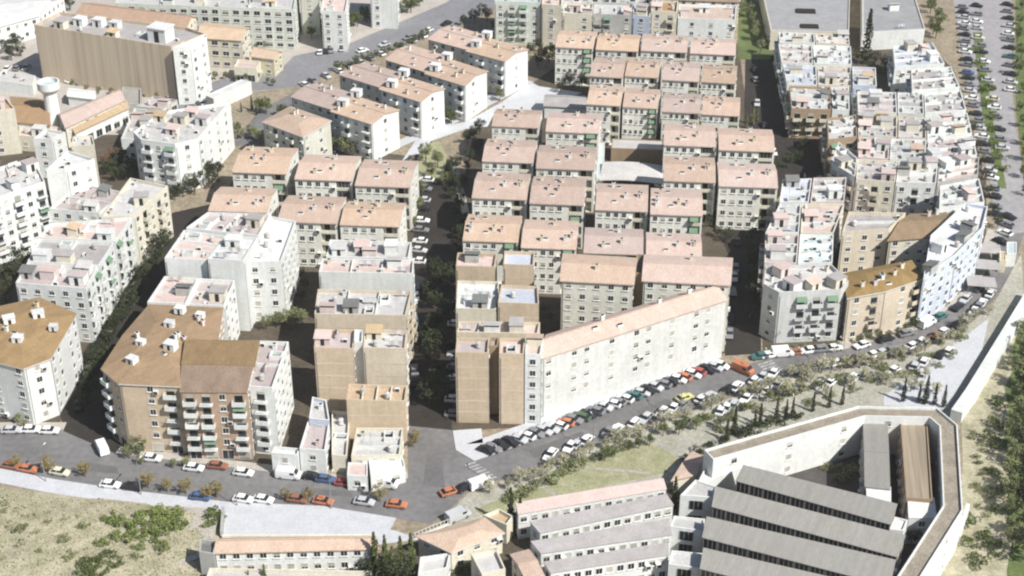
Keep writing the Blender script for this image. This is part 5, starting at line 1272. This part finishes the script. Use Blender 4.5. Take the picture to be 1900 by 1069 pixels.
trees([(1560, 470), (1580, 462), (1600, 455, .8), (1640, 462, 1.0), (1660, 470, .8)], 'round', 'leaf_dark', .7, 'dark tree', 'in the inner court behind the ochre house', 'trees in the inner court')
trees([(1440, 632, .8), (1425, 622, .7)], 'round', 'leaf_autumn', .8, 'golden tree', 'beside the faceted corner house', 'golden trees at the faceted corner house')
trees(line([(1450, 648), (1560, 645)], 6, 3), 'bush', 'leaf_olive', .9, 'low olive hedge bush', 'from the west before the faceted corner house', 'hedge before the faceted corner house')
trees(line([(1585, 640), (1650, 628), (1705, 606)], 7, 3), 'round', 'leaf_green', .45, 'small green street tree', 'from the west before the ochre house', 'small trees before the ochre house')
trees(line([(1725, 10), (1735, 40), (1742, 80)], 6, 8), 'round', 'leaf_green', .9, 'green tree', 'from the top behind the lilac-grey warehouse', 'trees behind the lilac warehouse')
trees(line([(1808, 85), (1826, 160), (1845, 250), (1858, 330)], 10, 3), 'bush', 'leaf_bright', 1.5, 'green median bush', 'from the top on the median of the parking road', 'bushes on the median')
trees(line([(1782, 210), (1806, 250), (1822, 300), (1838, 370), (1850, 440)], 8, 4), 'round', 'leaf_dark', .65, 'dark kerb tree', 'from the top along the outer curve of the quarter', 'kerb trees along the outer curve')
trees(line([(1890, 0), (1892, 120), (1898, 260), (1906, 380)], 12, 5), 'round', 'leaf_green', .85, 'green verge tree', 'from the top along the outer edge of the parking road', 'verge trees beside the parking road')
trees(line([(1888, 610), (1882, 720), (1878, 820), (1876, 920), (1868, 1030)], 14, 10), 'round', 'leaf_olive', .85, 'bushy green tree', 'from the top on the green bank', 'trees on the green bank')
trees(line([(1905, 660), (1900, 850), (1900, 1060)], 10, 9), 'round', 'leaf_dark', 1.1, 'full green tree', 'from the top in the rear row on the green bank', 'rear trees on the green bank')
trees([(1850, 752), (1848, 790), (1855, 830), (1842, 880), (1850, 912), (1846, 950), (1825, 1000), (1845, 1020), (1800, 1010), (1812, 1046), (1795, 970), (1838, 820)], 'bush', 'leaf_green', 1.3, 'dark bush', 'from the top on the dry eastern bank', 'bushes on the dry eastern bank', .1)
trees(line([(1800, 790), (1815, 850), (1822, 900), (1820, 960)], 12, 16), 'bush', 'leaf_olive', .7, 'small olive bush', 'from the top on the dry eastern bank', 'small bushes on the dry eastern bank', .1)
trees([(205, 968), (222, 975, 1.2), (245, 978), (262, 970, 1.1), (285, 962), (305, 960, 1.1), (322, 968), (335, 980, .9), (300, 985), (276, 990, .9), (255, 1000, .8), (230, 1000), (290, 1005), (195, 1010, .9), (305, 1020, .7), (260, 1020, .6)], 'bush', 'leaf_bright', 1.35, 'green hillside shrub', 'from the west in the thicket on the dry hillside', 'thicket on the dry hillside', 'hill')
trees([(395, 965), (405, 972, .8), (388, 978, .7), (398, 955, .7)], 'bush', 'leaf_bright', 1.2, 'green shrub', 'beside the white court and the hillside path', 'shrubs beside the white court', .1)
trees([(15 + k * 24 + R.uniform(-9, 9), 950 + (k * 37) % 95 + R.uniform(-8, 8), R.uniform(.5, 1.0)) for k in range(14)], 'bush', 'leaf_olive', .9, 'small olive hillside bush', 'from the west among the dry grass of the hillside', 'small bushes on the hillside', 'hill')
trees([(170, 1050, 1.2), (190, 1042), (155, 1062), (205, 1032, .8), (180, 1068), (215, 1050, .7)], 'bush', 'leaf_green', 1.3, 'green shrub', 'from the west above the lower edge of the hillside', 'shrubs at the lower edge of the hillside', 'hill')
trees([(10, 935), (35, 945, .8), (60, 962, .9), (90, 952, .7), (20, 980), (70, 990, .7), (120, 965, .8), (145, 958, .7), (40, 1010, .8), (110, 1000, .6), (5, 1040), (75, 1045, .6)], 'bush', 'leaf_pale', .95, 'dry straw-coloured shrub', 'from the west on the dry hillside', 'dry shrubs on the hillside', 'hill')
trees([(30, 95, 1.1), (14, 100), (22, 112, .9), (40, 105, .8)], 'round', 'leaf_dark', .9, 'dark tree', 'beside the ribbed-roof warehouse in the top corner', 'trees in the top corner')
trees([(130, 20, 1.0), (120, 12, .9)], 'round', 'leaf_dark', .8, 'dark tree', 'behind the long orange-tiled hall', 'trees behind the orange-tiled hall')
trees(line([(575, 72), (590, 60), (655, 55), (670, 40), (735, 36), (760, 22), (780, 14)], 24, 8), 'round', 'leaf_green', .9, 'green tree', 'from the west among the towers beyond the upper avenue', 'trees among the towers')
trees(line([(395, 150), (470, 150), (520, 160)], 7, 5), 'round', 'leaf_green', .5, 'small green tree', 'from the west along the side road bend', 'trees at the side road bend')
trees(line([(100, 150), (180, 172), (300, 190)], 8, 6), 'round', 'leaf_olive', .5, 'small olive tree', 'from the edge under the ribbed hall', 'trees under the ribbed hall')
trees(line([(380, 88), (450, 92), (545, 84)], 8, 4), 'round', 'leaf_green', .55, 'small green tree', 'from the west along the foot of the office slab', 'trees at the office slab')
trees([(496, 612), (512, 606), (530, 606), (548, 602), (562, 600), (520, 596, .8)], 'round', 'leaf_olive', .7, 'grey-olive tree', 'in the court beside the stepped column', 'trees in the western court')
trees([(556, 520), (565, 540), (560, 560, .9)], 'round', 'leaf_dark', .7, 'dark tree', 'in the shaft between slim white block and stepped column', 'trees in the dark shaft')
trees([(1010, 570, .7), (1020, 585, .7)], 'bush', 'leaf_olive', 1.1, 'olive bush', 'in the tenement court', 'bushes in the tenement court')
trees(line([(806, 760), (806, 680), (812, 590), (815, 500)], 15, 16), 'round', 'leaf_dark', .95, 'dark shaded tree', 'from the crossroads in the central street, tan wing side', 'trees in the central street')
trees([(768, 830, .8), (772, 815, .7)], 'round', 'leaf_autumn', .55, 'small orange-green tree', 'at the mouth of the central street', 'trees at the central street mouth')
trees([(1560, 890, .8), (1570, 878), (1535, 872, .8)], 'bush', 'leaf_olive', 1.2, 'courtyard bush', 'in the triangular school court', 'bushes in the triangular school court')
trees(line([(1350, 915), (1420, 930), (1520, 955), (1620, 982)], 11, 3), 'bush', 'leaf_green', .95, 'green bush', 'from the west below the dark school wing nearest the terrace', 'bushes below the nearest grey school wing')
trees(line([(1345, 965), (1440, 985), (1560, 1020), (1640, 1042)], 11, 3), 'bush', 'leaf_olive', .9, 'olive bush', 'from the west below the second grey school wing', 'bushes below the second grey school wing')
trees([(1245, 1062), (1260, 1068, .8), (1275, 1062, .9), (1290, 1070)], 'bush', 'leaf_dark', 1.5, 'dark bush', 'in the garden pit between school wings', 'bushes in the garden pit')
trees([(1690, 1010, 1.0), (1710, 985, .9), (1700, 960, .8)], 'round', 'leaf_dark', .8, 'dark tree', 'in the deep shaded court inside the ring wing', 'trees in the deep ring court')
trees([(852, 1066), (866, 1058, .8)], 'bush', 'leaf_green', 1.4, 'dark green bush', 'in the shaded school patio', 'bushes in the school patio')

# dry grass tufts on the hillside: nobody could count them
gb = MB(); gv, gf = [], []
gr = random.Random(9)
for _ in range(5200):
    i = gr.randrange(len(HV)); c = HV[i] + Vector((gr.uniform(-.9, .9), gr.uniform(-.7, .7), 0))
    if HV[i].z < .3: continue
    c.z -= .05
    for _k in range(3):
        a = gr.uniform(0, 6.28); h_ = gr.uniform(.2, .5); w_ = gr.uniform(.08, .2)
        dx, dy = math.cos(a) * w_, math.sin(a) * w_; lx_, ly_ = gr.uniform(-.2, .2), gr.uniform(-.2, .2); o = len(gv)
        gv += [(c.x - dx, c.y - dy, c.z), (c.x + dx, c.y + dy, c.z), (c.x + lx_, c.y + ly_, c.z + h_)]; gf.append((o, o + 1, o + 2))
gb.add(gv, gf, 'leaf_pale')
go = obj('grass', gb); go['kind'] = 'stuff'

# ------------------------------------------------------------------ walls, lamps and other pieces
def wall_line(name, label, px, wd, h, m, cat='wall', z0=0.0):
    W = [P(u, v, z0) for u, v in px]
    L_ = [Vector((p.x, p.y)) for p in W]
    b = MB()
    l, r = [], []
    for i, p in enumerate(L_):
        a = L_[max(0, i - 1)]; c = L_[min(len(L_) - 1, i + 1)]
        d = (c - a).normalized(); n = Vector((-d.y, d.x)) * wd / 2
        l.append(p + n); r.append(p - n)
    poly = r + l[::-1]
    if area(poly) < 0: poly.reverse()
    c = sum(poly, Vector((0, 0))) / len(poly)
    poly = [p - c for p in poly]
    b.ring(poly, z0 - .05, z0 + h, m); b.poly(poly, z0 + h, m)
    o = obj(name, b, None, (c.x, c.y, 0))
    return tag(o, label, cat)
wall_line('retaining_wall', 'long white retaining wall between plaza and dry eastern bank', [(1772, 782), (1800, 742), (1835, 684), (1870, 626), (1912, 556)], 2.4, 2.6, 'white')
wall_line('garden_wall', 'white outer wall along the lower flank of the ring wing', [(1792, 962), (1778, 1000), (1735, 1080)], .6, 3.5, 'white')
wall_line('garden_wall', 'low pale wall on the south edge of the white court', [(413, 1001), (690, 1000)], .4, 1.0, 'cream', z0=.16)
wall_line('garden_wall', 'short dark wall on the west edge of the white court', [(415, 952), (412, 998)], .5, 1.6, 'grey', z0=.1)
# railing along the school forecourt
W0, W1 = P(770, 1000, .14), P(838, 972, .14)
t = thing('railing', 'white picket railing between crossroads and school hall', 'railing', (W0.x, W0.y, .14), math.atan2(W1.y - W0.y, W1.x - W0.x))
ln = (W1 - W0).length
b = MB(); b.box(0, ln, -.08, .08, -.05, .5, 'frame'); obj('base', b, t)
b = MB(); b.box(0, ln, -.03, .03, 1.35, 1.45, 'frame'); obj('handrail', b, t)
n_ = int(ln / .8)
for k in range(n_ + 1):
    b = MB(); x = ln * k / n_; b.box(x - .07, x + .07, -.04, .04, .5, 1.35, 'frame'); obj('post', b, t)
# water tower with ringed top
pz = P(104, 246, 0)
t = thing('water_tower', 'white round water tower with flared ring at its top', 'tower', (pz.x, pz.y, 0))
b = MB(); b.cyl((0, 0), 2.2, 1.9, 0, 12.5, 'white', 24); obj('shaft', b, t)
b = MB(); b.cyl((0, 0), 2.0, 3.2, 12.5, 13.9, 'white', 24, False); b.cyl((0, 0), 3.2, 3.2, 13.9, 16, 'white', 24, False); b.cyl((0, 0), 2.7, 2.7, 16, 14.9, 'white', 24, False)
b.v = b.v
vs_ = []; n = 24
for r_ in (3.2, 2.7): vs_ += [(r_ * math.cos(2 * math.pi * k / n), r_ * math.sin(2 * math.pi * k / n), 16) for k in range(n)]
b.add(vs_, [(k, (k + 1) % n, n + (k + 1) % n, n + k) for k in range(n)], 'white'); b.add([(2.7 * math.cos(2 * math.pi * k / n), 2.7 * math.sin(2 * math.pi * k / n), 14.9) for k in range(n)], [tuple(range(n))], 'teal_flat'); obj('ring', b, t)
# court canopy (curved) and shelters in the terrace quarter
cA, cB = P(1112, 336, 2.6), P(1232, 344, 2.6)
t = thing('court_canopy', 'white curved canopy roof in the court between terrace houses', 'canopy', ((cA.x + cB.x) / 2, (cA.y + cB.y) / 2, 0), math.atan2(cB.y - cA.y, cB.x - cA.x))
hw = (cB - cA).length / 2; b = MB(); n = 16; top, botm = [], []
for k in range(n + 1):
    x = -hw + 2 * hw * k / n; z = 3.6 + .8 * math.cos(x / hw * 1.35)
    top += [(x, -.5, z - .7), (x, 8.5, z + .5)]
o_ = len(top); b.add(top + [(x, y, z - .18) for x, y, z in top], [(2 * k, 2 * k + 2, 2 * k + 3, 2 * k + 1) for k in range(n)] + [(o_ + 2 * k + 1, o_ + 2 * k + 3, o_ + 2 * k + 2, o_ + 2 * k) for k in range(n)] + [(2 * k, o_ + 2 * k, o_ + 2 * k + 2, 2 * k + 2) for k in range(n)], 'light_flat'); obj('roof', b, t)
for k in range(5):
    for y in (.2, 8):
        b = MB(); x = -hw * .9 + hw * 1.8 * k / 4; z = 3.6 + .8 * math.cos(x / hw * 1.35); b.box(x - .1, x + .1, y - .1, y + .1, 0, z - .7 if y < 1 else z + .25, 'metal'); obj('post', b, t)
B('sports_shed', 'long dark-fronted shed with pale roof in the court between terrace houses', [(1134, 276), (1230, 280), (1232, 262), (1136, 258)], 4, 'flat', 'brown', 'light_flat', {0: '.'}, 0, par=.2, cat='shed')
B('sports_shed', 'white walkway roof beside the white curved canopy', [(1106, 330), (1120, 330), (1122, 266), (1108, 266)], 3.4, 'flat', 'white', 'teal_flat', {'*': '.'}, 0, par=.15, cat='shed')
B('sports_shed', 'pale pitched shed behind the paths of the diagonal slabs', [(1010, 196), (1088, 200), (1084, 178), (1014, 176)], 4, 'gable', 'white', 'grey_flat', {'*': '.'}, 0, rise=1.2, cat='shed')
sheet('path', [(905, 235), (860, 240), (840, 240), (930, 190), (985, 152), (1000, 160), (1080, 172), (1010, 205), (915, 215)], .09, 'white_paving')
sheet('path', [(760, 290), (745, 300), (770, 262), (830, 232), (870, 225), (868, 238), (800, 262), (778, 285)], .1, 'white_paving')
sheet('path', [(700, 292), (755, 268), (850, 226), (935, 182), (990, 152), (975, 148), (900, 180), (800, 232), (690, 284)], .07, 'white_paving')
# street lamps
def lamp_parts():
    b = MB(); b.cyl((0, 0), .11, .06, 0, 8, 'metal', 8); a = b.mesh('pole')
    b = MB(); b.box(-.04, 1.6, -.04, .04, 7.95, 8.03, 'metal'); c = b.mesh('arm')
    b = MB(); b.box(1.3, 2.1, -.14, .14, 7.86, 8.0, 'frame', .04); return a, c, b.mesh('lamp_head')
LP = lamp_parts()
for k, (u, v) in enumerate(((85, 893), (262, 918), (440, 938), (615, 944))):
    t = thing('street_lamp', 'tall grey street lamp, %s from the west along the lower kerb of the road' % nth(k), 'street lamp', P(u, v, .15), rad(75), 'street lamps along the lower kerb')
    for nm, me in zip(('pole', 'arm', 'lamp_head'), LP): obj(nm, me, t)
for k, (u, v) in enumerate(((925, 898), (1100, 834), (1262, 775), (1422, 712), (1560, 690), (1700, 656))):
    t = thing('street_lamp', 'tall grey street lamp, %s from the crossroads along the plaza edge' % nth(k), 'street lamp', P(u, v, .15), rad(105), 'street lamps along the plaza edge')
    for nm, me in zip(('pole', 'arm', 'lamp_head'), LP): obj(nm, me, t)

# thin summer haze: a closed box of even air round the camera and the whole scene
hz = bpy.data.materials.new('haze_air'); hz.use_nodes = True
hn, hl = hz.node_tree.nodes, hz.node_tree.links
hn.remove(hn['Principled BSDF'])
pv = hn.new('ShaderNodeVolumePrincipled')
pv.inputs['Color'].default_value = (1.0, 0.975, 0.94, 1)
pv.inputs['Density'].default_value = HAZE
pv.inputs['Anisotropy'].default_value = 0.2
hl.new(pv.outputs[0], hn['Material Output'].inputs['Volume'])
b = MB(); M['haze'] = hz
b.box(-3050, 3050, -650, 5050, -1.0, 192.0, 'haze')
ho = obj('haze', b); ho['kind'] = 'stuff'
SC.cycles.volume_bounces = 0
